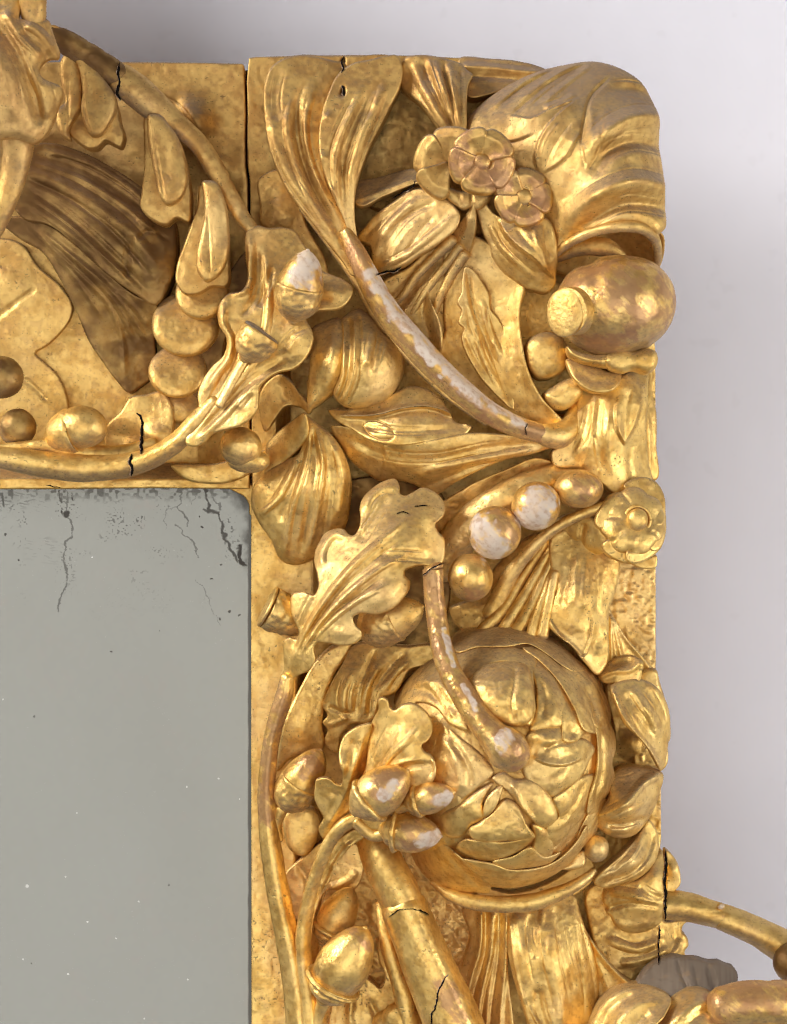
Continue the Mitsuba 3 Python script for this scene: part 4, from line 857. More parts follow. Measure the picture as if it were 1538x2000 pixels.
# ------------------------------------------------------------------ trumpet flower in the middle of the corner
relief('trumpet_petal', [(612, 635), (635, 624), (662, 618), (676, 640), (676, 700), (660, 757), (634, 781), (612, 796), (603, 800), (600, 770), (606, 703)], [(615, 640, 70), (665, 625, 74), (604, 800, 92), (655, 757, 100), (640, 700, 106)], dome=20, dm=30, f=[('r', [(648, 640), (650, 700), (634, 770)], 6, 8)], th=60, r=6, nz=1.2)
relief('trumpet_petal', [(664, 625), (703, 600), (726, 618), (745, 645), (775, 674), (790, 698), (785, 737), (760, 776), (735, 790), (706, 797), (672, 793), (652, 772), (664, 730), (664, 680)], [(670, 630, 78), (710, 605, 74), (788, 705, 84), (757, 777, 92), (670, 790, 102), (720, 710, 118)], dome=18, dm=34,
       f=[('r', [(672, 628), (672, 690), (668, 740), (655, 776)], 9, 3.6, .05), ('r', [(682, 624), (684, 690), (677, 745), (662, 780)], -7, 3.2, .05), ('r', [(692, 620), (694, 690), (688, 745), (670, 784)], 8, 3.6, .05), ('r', [(702, 616), (705, 690), (698, 745), (680, 786)], -6, 3.4, .05), ('r', [(728, 640), (722, 690), (716, 720)], 7, 8), ('r', [(745, 660), (736, 700), (730, 730)], -6, 7)], th=70, r=6, nz=1.3)
relief('curled_petal', [(548, 730), (565, 737), (585, 766), (612, 795), (604, 808), (590, 797), (561, 792), (535, 820), (518, 842), (506, 806), (508, 766), (525, 742)], [(548, 732, 60), (612, 796, 84), (515, 830, 44), (510, 770, 50), (560, 780, 64)], f=[('r', [(552, 734), (572, 752), (592, 780), (606, 800)], 14, 6, .05), ('r', [(545, 745), (556, 775), (580, 792)], -8, 9)], th=50, r=5, nz=1.2)
blob('berry', 470, 872, 70, 42, 38, 34, nz=2.0)
blob('berry', 486, 900, 58, 42, 24, 30, nz=1.8)
relief('low_petal', [(596, 806), (570, 822), (540, 845), (520, 866), (516, 905), (505, 940), (530, 925), (558, 902), (582, 880), (604, 848)], [(595, 812, 74), (510, 935, 24), (520, 870, 30), (570, 870, 52)], th=40, r=6, dome=8, nz=1.4)
relief('rail_moulding', [(334, 912), (360, 935), (410, 945), (470, 935), (505, 910), (520, 880), (480, 890), (420, 905)], 14, th=24, r=5, dome=6, nz=1.5)
relief('trumpet_petal', [(598, 812), (622, 828), (650, 852), (674, 889), (687, 939), (686, 970), (682, 1000), (674, 1030), (655, 1050), (636, 1070), (614, 1092), (570, 1104), (552, 1098), (527, 1053), (500, 1013), (489, 985), (493, 951), (520, 920), (558, 898), (582, 888), (594, 850)],
       [(600, 815, 56), (680, 920, 66), (676, 1025, 54), (615, 1090, 34), (553, 1097, 28), (492, 980, 26), (560, 900, 46), (600, 950, 78), (620, 880, 70)],
       f=[('r', [(608, 830), (598, 900), (570, 1000), (556, 1085)], 9, 6, .1), ('r', [(612, 832), (618, 900), (606, 980), (588, 1080)], -10, 6, .1), ('r', [(616, 835), (632, 900), (624, 980), (606, 1070)], 9, 6, .1), ('r', [(620, 835), (645, 900), (644, 970), (630, 1050)], -7, 7, .1), ('r', [(602, 830), (580, 900), (535, 980), (508, 1010)], 9, 8, .1), ('r', [(600, 850), (582, 930), (545, 1020)], -9, 7, .1), ('r', [(655, 870), (670, 930), (662, 1010)], 9, 9, .1), ('r', [(506, 1005), (535, 985), (560, 962)], 6, 6)],
       th=50, r=7, dome=12, dm=40, nz=1.5)
relief('trumpet_petal', [(646, 832), (690, 836), (740, 858), (768, 866), (842, 860), (918, 846), (980, 848), (1058, 858), (1088, 868), (1056, 882), (985, 899), (930, 922), (884, 946), (853, 966), (808, 945), (774, 937), (740, 938), (717, 924), (686, 900), (664, 868)],
       [(650, 835, 62), (768, 866, 96), (918, 846, 102), (1085, 868, 88), (985, 897, 84), (853, 963, 54), (774, 935, 52), (690, 900, 50), (800, 900, 92), (920, 880, 100)],
       f=[('r', [(660, 845), (760, 890), (850, 895), (950, 875), (1060, 868)], -6, 8), ('r', [(748, 866), (754, 890), (744, 915), (740, 936)], 5, 3.5), ('r', [(800, 930), (860, 915), (930, 900), (1050, 876)], 10, 8), ('r', [(830, 950), (890, 925), (960, 900)], -6, 5), ('b', 770, 905, 22, 18, 0, 8), ('b', 700, 880, 24, 14, 30, 6)], th=50, r=7, nz=1.8)
relief('trumpet_petal', [(640, 800), (676, 798), (708, 794), (740, 780), (768, 769), (802, 753), (836, 760), (860, 778), (876, 800), (890, 824), (922, 834), (913, 846), (842, 862), (768, 870), (722, 860), (690, 840), (652, 816)],
       [(645, 805, 68), (768, 770, 88), (835, 762, 90), (920, 835, 98), (842, 860, 110), (730, 858, 98), (780, 815, 106)],
       f=[('s', [(915, 832), (890, 815), (845, 797), (795, 798), (735, 812), (660, 812)], -13, 30), ('r', [(915, 832), (888, 812), (845, 796), (795, 797), (735, 811), (668, 812)], 11, 4.5, .1), ('r', [(700, 830), (780, 842), (880, 838)], -6, 6), ('r', [(740 + 30 * math.cos(a), 840 + 17 * math.sin(a) + 9 * math.cos(a)) for a in np.linspace(0.2, 6.2, 18)], -4, 1.8, .02), ('b', 752, 842, 18, 10, 20, 5)], th=60, r=6, nz=1.4)

# ------------------------------------------------------------------ big oak leaf beside the mirror
relief('dark_ground', [(680, 940), (740, 930), (860, 960), (880, 1080), (860, 1230), (780, 1290), (660, 1260), (600, 1200), (600, 1100), (650, 1040)], -40, th=40, r=6, nz=4, bsdf='toned_shaded_gilding')  # ground colour paints in the dark of the recess, beside real dirt
OAK2 = [(561, 1342), (548, 1330), (554, 1309), (553, 1280), (554, 1252), (566, 1246), (578, 1249), (583, 1240), (579, 1222), (570, 1204), (567, 1187), (570, 1162), (592, 1156), (614, 1162), (622, 1148), (620, 1123), (614, 1096), (616, 1076), (624, 1058), (634, 1042), (650, 1034), (672, 1034), (682, 1044), (690, 1046), (700, 1034), (704, 1018), (703, 988), (708, 974), (722, 958), (746, 941), (774, 936), (781, 950), (782, 964), (790, 968), (802, 964), (826, 952), (846, 958), (860, 969), (871, 992), (866, 1010), (851, 1026), (856, 1038), (866, 1048), (870, 1076), (866, 1096), (852, 1108), (826, 1104), (806, 1108), (791, 1116), (792, 1124), (801, 1134), (800, 1150), (790, 1166), (767, 1188), (734, 1199), (702, 1198), (690, 1206), (692, 1216), (707, 1235), (706, 1246), (698, 1254), (672, 1260), (639, 1256), (620, 1256), (614, 1264), (616, 1290), (602, 1312), (588, 1318), (572, 1328)]
relief('oak_leaf', OAK2, [(561, 1340, 92), (580, 1210, 118), (640, 1050, 110), (760, 945, 104), (860, 980, 112), (866, 1080, 130), (790, 1150, 158), (700, 1240, 150), (600, 1300, 120), (680, 1130, 160), (780, 1040, 148)],
       f=[('r', [(563, 1325), (590, 1250), (630, 1180), (690, 1105), (745, 1055), (795, 1012)], 11, 7, .15), ('r', [(575, 1300), (620, 1225), (690, 1150), (750, 1105), (800, 1080)], 9, 6, .15), ('r', [(600, 1260), (660, 1200), (720, 1160), (760, 1140)], 7, 6, .15), ('r', [(570, 1308), (606, 1232), (660, 1160), (730, 1095), (780, 1055)], -8, 5, .15), ('r', [(585, 1285), (640, 1212), (700, 1160), (750, 1125)], -7, 5, .15), ('r', [(570, 1270), (600, 1200), (650, 1110)], -7, 10, .15),
          ('r', [(628, 1110), (632, 1070), (655, 1044), (680, 1052)], 9, 9), ('r', [(712, 1000), (725, 970), (755, 952), (776, 950)], 9, 8), ('b', 745, 1165, 36, 20, -30, 9), ('r', [(740, 1085), (790, 1085), (850, 1092)], -5, 8), ('b', 830, 1000, 26, 30, 0, 6), ('b', 672, 1236, 20, 12, 0, 6), ('r', [(700, 1060), (735, 1010), (760, 970)], -5, 9)],
       th=36, r=6, nz=1.1, free=True, label='large oak leaf in the middle beside the mirror glass')
CRACKS_IN_WOOD.append(([(775, 1003), (790, 1000), (800, 1003)], 1.6))
CRACKS_IN_WOOD.append(([(810, 990), (822, 987), (836, 988)], 1.6))
tube('oak_stem', [(563, 1322, 96, 13), (558, 1352, 92, 16), (545, 1392, 86, 16), (532, 1440, 78, 16), (524, 1500, 70, 16), (521, 1560, 62, 17), (525, 1620, 56, 19), (534, 1690, 52, 21), (548, 1770, 50, 22), (564, 1850, 50, 23), (578, 1930, 50, 25), (588, 2060, 50, 26)], bsdf='worn_gilding', nz=1.0, ridges=(4, .05, 0))
k1 = fresh(f'{HOLD}__acorn')
tube('cup', [(596, 1220, 66, 14), (588, 1216, 70, 27), (572, 1208, 76, 36), (550, 1198, 80, 41), (532, 1189, 84, 43), (526, 1186, 85, 41)], parent=k1, rough=5, nz=1.3, caps=(True, False))
tube('cut_face', [(527, 1186.5, 85, 41), (521, 1183.5, 85.5, 40.5), (520, 1183, 85.6, 36)], parent=k1, nz=.8, caps=(False, False))
labels[k1] = {'label': 'empty acorn cup on the left under the large oak leaf'}
acorn((708, 1236, 78), (826, 1184, 100), 45, bsdf='gilding', cup=.55, label='gold acorn tucked under the right edge of the large oak leaf')

# ------------------------------------------------------------------ stalk band and veined leaf left of the rose
relief('stalk_band', [(616, 1292), (650, 1262), (690, 1255), (676, 1285), (659, 1308), (639, 1359), (630, 1410), (630, 1467), (600, 1478), (571, 1482), (540, 1510), (546, 1450), (566, 1383), (588, 1340)], [(690, 1258, 40), (545, 1500, 24), (600, 1330, 48), (628, 1440, 40), (590, 1420, 50)], th=50, r=10, nz=1.6)
relief('veined_leaf', [(690, 1262), (720, 1254), (752, 1258), (796, 1262), (850, 1262), (870, 1290), (800, 1310), (776, 1349), (742, 1368), (735, 1400), (722, 1412), (690, 1414), (668, 1434), (657, 1473), (640, 1462), (634, 1446), (640, 1426), (630, 1412), (640, 1398), (630, 1380), (641, 1348), (652, 1326), (669, 1298)],
       [(690, 1265, 44), (850, 1270, 60), (776, 1349, 62), (640, 1400, 50), (655, 1470, 40), (700, 1340, 70)], f=[('r', [(695, 1400), (700, 1350), (720, 1300), (735, 1268)], -10, 6), ('r', [(720, 1400), (730, 1350), (760, 1305), (790, 1275)], -8, 6), ('r', [(672, 1400), (672, 1350), (690, 1305)], 7, 8), ('r', [(712, 1395), (718, 1345), (742, 1295)], 7, 7), ('r', [(690, 1395), (665, 1390), (640, 1380)], -7, 5), ('r', [(680, 1400), (660, 1410), (640, 1418)], 6, 5), ('r', [(750, 1350), (770, 1320), (800, 1290)], 6, 6)], th=50, r=6, nz=2.0)
relief('veined_leaf', [(556, 1590), (580, 1580), (612, 1580), (626, 1600), (620, 1640), (592, 1674), (566, 1660), (555, 1630)], 26, th=30, dome=8, r=6, nz=1.8)
relief('veined_leaf', [(556, 1710), (590, 1676), (640, 1640), (700, 1650), (712, 1700), (690, 1740), (640, 1740), (612, 1790), (572, 1800)], [(560, 1710, 14), (700, 1660, 34), (600, 1790, 10)], f=[('r', [(640, 1735), (670, 1725), (700, 1700)], 8, 8), ('r', [(580, 1690), (600, 1720), (600, 1770)], -6, 8)], th=30, r=6, nz=2.2)
acorn((556, 1578, 60), (628, 1464, 86), 41, cup=.45, label='acorn left of the smaller oak leaf, beside the mirror edge')
tube('acorn_stem', [(545, 1640, 50, 9), (540, 1610, 54, 11), (550, 1580, 58, 14)], nz=.9)

# ------------------------------------------------------------------ the big rose
RX, RY, RA, RB, RH = 985.0, 1490.0, 226.0, 264.0, 172.0


def ring(q):
    return np.sqrt(((q[:, 0] - RX) / RA) ** 2 + ((q[:, 1] - RY) / RB) ** 2)


def rose(q, dz=0.0):
    c = np.exp(-(((q[:, 0] - 990) / 70) ** 2 + ((q[:, 1] - 1470) / 70) ** 2))
    return 34 + dz + RH * np.sqrt(np.clip(1 - 0.93 * ring(q) ** 2, 0.0, 1)) - 12 * c


ROSE = fresh(f'{HOLD}__rose')
labels[ROSE] = {'label': 'big round rose of overlapping petals'}
relief('petal', [(RX + (205 + 9 * math.sin(5 * a + 1)) * math.cos(a), RY + (244 + 10 * math.sin(4 * a)) * math.sin(a)) for a in np.linspace(0, 2 * math.pi, 40)[:-1]], lambda q: rose(q, -8), f=[('b', 880, 1520, 60, 90, 10, 14), ('b', 850, 1400, 40, 60, 20, 8), ('b', 930, 1560, 30, 40, 0, -10), ('r', [(960, 1500), (900, 1560), (870, 1620)], 9, 20), ('r', [(830, 1440), (870, 1480), (930, 1500)], -9, 12), ('r', [(860, 1400), (880, 1450), (890, 1510)], 9, 12)], th=lambda q: 30 + 0 * q[:, 0], r=12, nz=3.0, parent=ROSE, kz=118)


def petal(P, dz, f=(), dome=12, dm=26, r=7, nz=1.9, th=34, tl=0, **kw):
    """A petal of the rose; tl raises its inner edge, which stands free over the petals inside it."""
    e = ring(np.asarray(P, float))
    e0, e1 = (e.max() + e.min()) / 2, max((e.max() - e.min()) / 2, 0.02)
    relief('petal', P, lambda q: rose(q, (dz * 1.25 - 4 + 1.0 * tl * np.clip((e0 - ring(q)) / e1, -1.2, 1.2)) / ZS), f=f, dome=dome * 0.6, dm=dm * 1.3, r=r * 0.9, nz=nz, th=th, parent=ROSE, kz=118, h=2.8, **kw)


petal([(884, 1254), (896, 1240), (912, 1232), (952, 1229), (995, 1223), (1040, 1230), (1082, 1247), (1124, 1284), (1150, 1310), (1120, 1312), (1098, 1300), (1066, 1276), (1032, 1258), (992, 1262), (932, 1264), (888, 1272)], 11, th=50, tl=8)
petal([(770, 1378), (782, 1350), (798, 1330), (830, 1300), (870, 1276), (892, 1262), (900, 1300), (880, 1330), (900, 1380), (912, 1420), (880, 1412), (850, 1380), (815, 1372), (790, 1400)], 4, tl=5, f=[('r', [(800, 1350), (840, 1350), (880, 1390)], -8, 9), ('r', [(810, 1335), (850, 1330), (890, 1370)], 7, 8), ('r', [(826, 1318), (850, 1350), (890, 1400)], 6, 6)], dome=8)
petal([(1096, 1298), (1122, 1290), (1148, 1302), (1174, 1326), (1184, 1352), (1196, 1384), (1194, 1412), (1178, 1424), (1164, 1420), (1146, 1388), (1124, 1342)], 9, tl=6, f=[('r', [(1150, 1324), (1172, 1366), (1180, 1410)], 7, 7), ('r', [(1128, 1318), (1156, 1370), (1166, 1410)], -7, 5)], dome=8, th=60)
petal([(1146, 1560), (1162, 1500), (1164, 1440), (1160, 1412), (1182, 1400), (1200, 1424), (1207, 1462), (1198, 1492), (1204, 1520), (1190, 1552), (1172, 1566), (1164, 1584), (1146, 1588)], 7, tl=5, f=[('r', [(1184, 1420), (1190, 1470), (1178, 1550)], 8, 7), ('r', [(1172, 1430), (1174, 1490), (1160, 1560)], -7, 5), ('r', [(1164, 1430), (1168, 1490), (1152, 1560)], 5, 4)], dome=9, th=60)
petal([(1130, 1650), (1140, 1600), (1162, 1570), (1184, 1560), (1186, 1588), (1176, 1606), (1166, 1634), (1148, 1658)], -2, tl=2, f=[('r', [(1166, 1580), (1156, 1612), (1142, 1644)], 5, 5)], dome=8, th=60)
petal([(1020, 1264), (1050, 1268), (1090, 1296), (1128, 1340), (1152, 1392), (1160, 1430), (1140, 1424), (1118, 1380), (1086, 1326), (1050, 1288)], 16, tl=6, dome=8, f=[('r', [(1060, 1282), (1110, 1332), (1140, 1392)], 4, 5)])
petal([(1046, 1262), (1076, 1280), (1104, 1304), (1133, 1354), (1145, 1392), (1140, 1424), (1120, 1444), (1096, 1442), (1092, 1410), (1070, 1350), (1046, 1316), (1034, 1290)], 10, tl=10, dome=12, f=[('r', [(1060, 1285), (1100, 1340), (1122, 1400)], -7, 8), ('b', 1112, 1425, 14, 14, 0, -12)])
petal([(888, 1300), (900, 1268), (934, 1258), (994, 1258), (1022, 1268), (1040, 1262), (1050, 1278), (1042, 1312), (1041, 1352), (1042, 1384), (1030, 1410), (1008, 1400), (1020, 1360), (1018, 1318), (990, 1292), (950, 1298), (912, 1326)], 14, tl=9, dome=10, dm=18)
petal([(912, 1336), (922, 1314), (944, 1298), (978, 1290), (1008, 1290), (1026, 1296), (1036, 1330), (1040, 1370), (1032, 1400), (1012, 1412), (980, 1404), (950, 1384), (926, 1358)], 26, f=[('r', [(1004, 1296), (1000, 1330), (994, 1360), (1000, 1404)], -8, 6, .1), ('r', [(1018, 1300), (1018, 1340), (1014, 1390)], 5, 9)], dome=34, dm=44)
petal([(1038, 1300), (1064, 1304), (1092, 1338), (1106, 1380), (1100, 1410), (1066, 1418), (1030, 1420), (1042, 1384), (1044, 1340)], 12, f=[('r', [(1062, 1318), (1080, 1360), (1074, 1404)], 6, 9), ('r', [(1050, 1320), (1060, 1360), (1054, 1400)], -5, 6)], dome=16, dm=24)
petal([(1020, 1440), (1034, 1418), (1062, 1408), (1094, 1410), (1112, 1436), (1140, 1440), (1160, 1462), (1150, 1480), (1130, 1516), (1096, 1538), (1078, 1550), (1050, 1532), (1022, 1512), (1012, 1474)], 8, dome=16, dm=34, f=[('b', 1066, 1436, 30, 18, 20, 12), ('s', [(1036, 1474), (1066, 1486), (1100, 1488), (1142, 1474)], 12, 16), ('b', 1090, 1512, 30, 14, -30, 6), ('r', [(1058, 1456), (1082, 1446), (1110, 1444)], -6, 5), ('b', 1116, 1420, 12, 12, 0, -8)])
petal([(868, 1412), (900, 1436), (940, 1468), (962, 1500), (934, 1528), (896, 1562), (868, 1600), (848, 1564), (838, 1500), (848, 1446)], 5, tl=5, f=[('r', [(860, 1430), (890, 1480), (900, 1540)], 7, 12), ('r', [(880, 1440), (912, 1490), (916, 1530)], -6, 6)], dome=12, dm=30)
petal([(958, 1510), (982, 1500), (1000, 1512), (1026, 1512), (1066, 1538), (1080, 1562), (1084, 1594), (1060, 1610), (1036, 1596), (1012, 1566), (990, 1540)], 10, dome=14, dm=26, f=[('r', [(996, 1516), (1014, 1560), (1040, 1594)], 8, 5)])
petal([(978, 1524), (972, 1552), (953, 1582), (944, 1588), (944, 1558), (962, 1533)], 13, dome=8, dm=12, r=4)
petal([(860, 1590), (900, 1560), (940, 1530), (960, 1520), (940, 1560), (944, 1590), (920, 1604), (896, 1630), (872, 1630)], 8, dome=16, dm=26)
petal([(914, 1612), (935, 1596), (955, 1580), (986, 1550), (1006, 1560), (1026, 1602), (1042, 1626), (1010, 1632), (985, 1633), (938, 1635), (918, 1626)], 14, tl=-8, dome=12, dm=28, f=[('r', [(1000, 1560), (1020, 1590), (1036, 1622)], 6, 5)])
petal([(1076, 1550), (1100, 1534), (1138, 1510), (1164, 1510), (1160, 1550), (1140, 1590), (1110, 1620), (1076, 1650), (1060, 1640), (1070, 1600), (1086, 1590)], 6, tl=8, dome=14, dm=28, f=[('r', [(1140, 1520), (1120, 1560), (1090, 1600)], -7, 6)])
petal([(1036, 1600), (1060, 1608), (1076, 1630), (1074, 1668), (1054, 1676), (1036, 1664), (1040, 1632)], 8, dome=10, dm=18)
petal([(890, 1650), (906, 1632), (930, 1632), (985, 1634), (1038, 1628), (1020, 1650), (996, 1664), (966, 1676), (924, 1672)], 12, tl=7, dome=10, dm=20)
petal([(960, 1678), (1000, 1664), (1034, 1646), (1062, 1668), (1094, 1662), (1082, 1678), (1026, 1692), (984, 1692)], 12, tl=7, dome=8, dm=16)
petal([(870, 1640), (884, 1664), (924, 1674), (962, 1680), (992, 1692), (1026, 1693), (1078, 1682), (1126, 1640), (1146, 1610), (1150, 1630), (1130, 1670), (1106, 1696), (1066, 1720), (1030, 1732), (998, 1737), (962, 1732), (928, 1700), (896, 1670)], 10, tl=6, dome=12, dm=22, th=70)
relief('petal', [(796, 1650), (830, 1640), (870, 1644), (890, 1658), (920, 1684), (956, 1722), (958, 1742), (930, 1746), (884, 1747), (856, 1736), (826, 1712), (806, 1680)], [(800, 1655, 60), (890, 1660, 150), (956, 1730, 112), (860, 1736, 66), (850, 1690, 100)], f=[('r', [(884, 1656), (918, 1688), (952, 1724)], 14, 6, .05), ('r', [(876, 1664), (908, 1700), (940, 1734)], -6, 6)], th=60, r=6, nz=1.2, parent=ROSE)
tube('collar', [(846, 1728, 62, 6), (880, 1750, 74, 12), (930, 1763, 84, 16), (985, 1766, 90, 17), (1040, 1761, 92, 17), (1090, 1745, 92, 15), (1130, 1725, 90, 12), (1162, 1702, 84, 8)], nz=1.2, parent=ROSE)
relief('underside', [(930, 1735), (1000, 1745), (1070, 1725), (1110, 1700), (1150, 1670), (1165, 1705), (1130, 1745), (1060, 1765), (985, 1768), (940, 1760)], 44, th=40, r=6, nz=1.2, parent=ROSE)
relief('tooth', [(1098, 1698), (1112, 1684), (1124, 1668), (1142, 1660), (1142, 1692), (1122, 1700)], 96, dome=8, dm=14, th=30, r=4, nz=1, parent=ROSE)
blob('bud_ball', 1166, 1658, 96, 24, 27, 24, nz=1.0)
blob('bud_ball', 1152, 1640, 88, 14, 16, 16, nz=1.0)

tube('rose_stem', [(846, 1112, 168, 20), (848, 1150, 168, 20), (853, 1200, 170, 20), (862, 1258, 178, 21), (880, 1312, 188, 23), (908, 1362, 200, 25), (940, 1408, 212, 27), (964, 1436, 218, 32), (982, 1452, 220, 40), (994, 1464, 218, 42), (1002, 1472, 214, 36)], bsdf='worn_gilding', nz=1.2, caps=(False, True), label='worn reddish stem ending in a round knob on the rose')
blob('stem_cut', 846, 1110, 168, 21, 9, 20, ang=-24, nz=.8, bsdf='worn_gilding')
CRACKS_IN_WOOD.append(([(826, 1124), (840, 1112), (856, 1104), (868, 1102)], 2.5))

# ------------------------------------------------------------------ leaves on the right of the rose
relief('rose_hollow', [(1190, 1330), (1260, 1340), (1296, 1420), (1300, 1500), (1240, 1520), (1180, 1540), (1200, 1440)], -10, f=[('b', 1240, 1450, 24, 30, 20, 20)], th=30, r=6, nz=2.4)
relief('edge_leaf', [(1246, 1318), (1262, 1308), (1280, 1306), (1290, 1334), (1300, 1366), (1310, 1410), (1306, 1450), (1280, 1440), (1256, 1360)], 40, th=60, r=8, nz=1.2, dome=6)
relief('rose_leaf', [(1168, 1318), (1183, 1302), (1202, 1288), (1226, 1281), (1248, 1285), (1256, 1292), (1254, 1310), (1249, 1328), (1226, 1334), (1200, 1334), (1180, 1334)], [(1170, 1320, 70), (1226, 1282, 74), (1255, 1292, 90), (1248, 1326, 96), (1200, 1310, 80)], f=[('r', [(1172, 1322), (1200, 1310), (1230, 1308), (1252, 1292)], 12, 6, .05), ('r', [(1190, 1302), (1215, 1294), (1240, 1292)], -6, 8)], th=50, r=6, nz=1.2)
relief('rose_leaf', [(1194, 1340), (1212, 1331), (1247, 1327), (1277, 1337), (1298, 1360), (1309, 1386), (1313, 1419), (1309, 1450), (1304, 1485), (1294, 1508), (1278, 1486), (1262, 1458), (1240, 1434), (1220, 1415), (1204, 1382)],
       [(1196, 1342, 112), (1247, 1328, 96), (1308, 1400, 74), (1295, 1505, 80), (1225, 1420, 128), (1255, 1390, 116)], f=[('r', [(1198, 1346), (1212, 1390), (1240, 1430), (1272, 1468), (1290, 1498)], 12, 6, .05), ('r', [(1232, 1340), (1252, 1372), (1272, 1398), (1290, 1440)], 9, 10), ('r', [(1220, 1352), (1244, 1395), (1276, 1440)], -9, 11), ('r', [(1262, 1345), (1286, 1385), (1298, 1430)], -5, 8)], th=34, r=7, nz=1.1, free=True)
relief('rose_leaf', [(1192, 1524), (1208, 1504), (1232, 1498), (1256, 1500), (1280, 1503), (1296, 1511), (1290, 1552), (1280, 1582), (1266, 1608), (1244, 1632), (1215, 1639), (1181, 1627), (1162, 1608), (1157, 1592), (1170, 1578), (1186, 1560)],
       [(1200, 1510, 84), (1294, 1512, 76), (1266, 1605, 74), (1215, 1636, 88), (1160, 1595, 100), (1220, 1565, 128)], f=[('r', [(1160, 1594), (1190, 1582), (1224, 1560), (1256, 1528), (1290, 1512)], 17, 9, .08), ('r', [(1182, 1608), (1220, 1606), (1262, 1598)], -11, 6), ('r', [(1176, 1600), (1220, 1588), (1270, 1560)], 7, 8), ('r', [(1200, 1530), (1226, 1526), (1260, 1512)], -7, 9), ('r', [(1186, 1620), (1220, 1622), (1256, 1610)], 7, 7)], th=50, r=8, dome=10, dm=30, nz=1.2)
relief('rose_leaf', [(1242, 1640), (1256, 1622), (1270, 1605), (1284, 1622), (1290, 1646), (1288, 1672), (1270, 1700), (1242, 1720), (1212, 1730), (1176, 1734), (1160, 1724), (1172, 1702), (1190, 1686), (1210, 1668)],
       [(1245, 1640, 70), (1285, 1630, 52), (1285, 1680, 58), (1220, 1728, 72), (1165, 1724, 90), (1235, 1680, 96)], f=[('r', [(1170, 1716), (1210, 1690), (1240, 1660), (1262, 1625)], 9, 7), ('r', [(1180, 1724), (1230, 1704), (1268, 1668), (1278, 1630)], -8, 5), ('r', [(1190, 1728), (1240, 1710), (1278, 1676)], 6, 5), ('r', [(1190, 1700), (1222, 1676), (1250, 1640)], -7, 6)], th=50, r=7, nz=1.1)

# ------------------------------------------------------------------ smaller oak leaf with acorns
relief('oak_leaf', [(740, 1384), (739, 1368), (746, 1362), (757, 1366), (762, 1380), (770, 1386), (786, 1376), (804, 1372), (822, 1380), (838, 1396), (846, 1416), (842, 1436), (832, 1448), (824, 1454), (828, 1464), (842, 1472), (851, 1490), (852, 1506), (844, 1526), (820, 1540), (796, 1548), (776, 1556), (772, 1580), (767, 1600), (750, 1622), (727, 1624), (703, 1606), (690, 1580), (694, 1545), (714, 1500), (720, 1450), (727, 1412)],
       [(745, 1365, 172), (840, 1420, 190), (850, 1500, 196), (770, 1600, 156), (700, 1600, 136), (725, 1430, 152), (780, 1450, 192)], f=[('r', [(712, 1590), (730, 1530), (760, 1480), (800, 1440), (826, 1410)], 7, 7), ('r', [(725, 1575), (760, 1520), (800, 1495), (846, 1490)], -7, 6), ('r', [(735, 1540), (770, 1495), (820, 1480)], 6, 5), ('r', [(730, 1520), (750, 1460), (780, 1400)], -5, 10), ('b', 810, 1392, 24, 18, 0, 7), ('r', [(846, 1476), (850, 1505), (836, 1530)], 7, 6)], th=34, r=6, nz=1.1, free=True, label='smaller oak leaf over the left of the rose')
relief('oak_leaf', [(615, 1540), (618, 1524), (630, 1519), (646, 1521), (656, 1530), (666, 1532), (670, 1512), (663, 1484), (664, 1458), (673, 1437), (688, 1424), (704, 1416), (726, 1412), (722, 1440), (716, 1490), (706, 1525), (694, 1548), (687, 1580), (660, 1606), (630, 1642), (622, 1625), (632, 1598), (622, 1580), (614, 1560)],
       [(618, 1530, 136), (664, 1460, 152), (724, 1415, 160), (710, 1510, 132), (687, 1580, 126), (630, 1635, 112), (680, 1500, 160)], f=[('r', [(636, 1620), (670, 1560), (694, 1500), (712, 1430)], 9, 7, .1), ('r', [(690, 1440), (684, 1490), (670, 1530)], -5, 7), ('r', [(650, 1550), (640, 1580), (632, 1620)], 5, 8)], th=32, r=6, nz=1.0, free=True)
tube('oak_stem', [(702, 1590, 128, 14), (672, 1606, 124, 14), (650, 1632, 116, 13), (630, 1672, 104, 13), (612, 1722, 90, 13), (600, 1770, 78, 14), (592, 1830, 70, 15), (594, 1890, 64, 17), (602, 1950, 60, 20), (606, 2060, 56, 22)], nz=1.0, ridges=(3, .06, 0))
relief('wavy_leaf_edge', [(700, 1614), (716, 1610), (712, 1632), (690, 1648), (672, 1668), (654, 1690), (646, 1716), (628, 1744), (620, 1770), (612, 1800), (604, 1850), (598, 1830), (602, 1790), (612, 1740), (626, 1700), (640, 1664), (668, 1632)], [(705, 1620, 118), (640, 1690, 96), (606, 1830, 66)], f=[('r', [(700, 1624), (660, 1664), (640, 1706), (616, 1776)], -6, 4), ('b', 650, 1690, 8, 10, 0, 6), ('b', 634, 1730, 8, 10, 0, 7), ('b', 680, 1648, 10, 8, 0, 6)], th=30, r=4, nz=1.8, h=2.7)
acorn((698, 1582, 176), (797, 1505, 196), 47, cup=.27, label='largest of the three worn acorns on the smaller oak leaf')
acorn((796, 1570, 172), (888, 1546, 196), 32, cup=.27, label='smallest acorn, at the right of the smaller oak leaf')
acorn((752, 1622, 150), (862, 1632, 172), 40, cup=.24, label='lowest of the three acorns on the smaller oak leaf')
tube('acorn_stem', [(700, 1606, 128, 15), (735, 1632, 132, 13), (765, 1622, 142, 12)], nz=1.4)
tube('acorn_stem', [(764, 1586, 150, 13), (782, 1576, 164, 13), (808, 1568, 174, 14)], nz=1.2)
acorn((634, 1838, 34), (688, 1734, 48), 37, bsdf='gilding', cup=.24, label='acorn in the shade behind the oak stem')
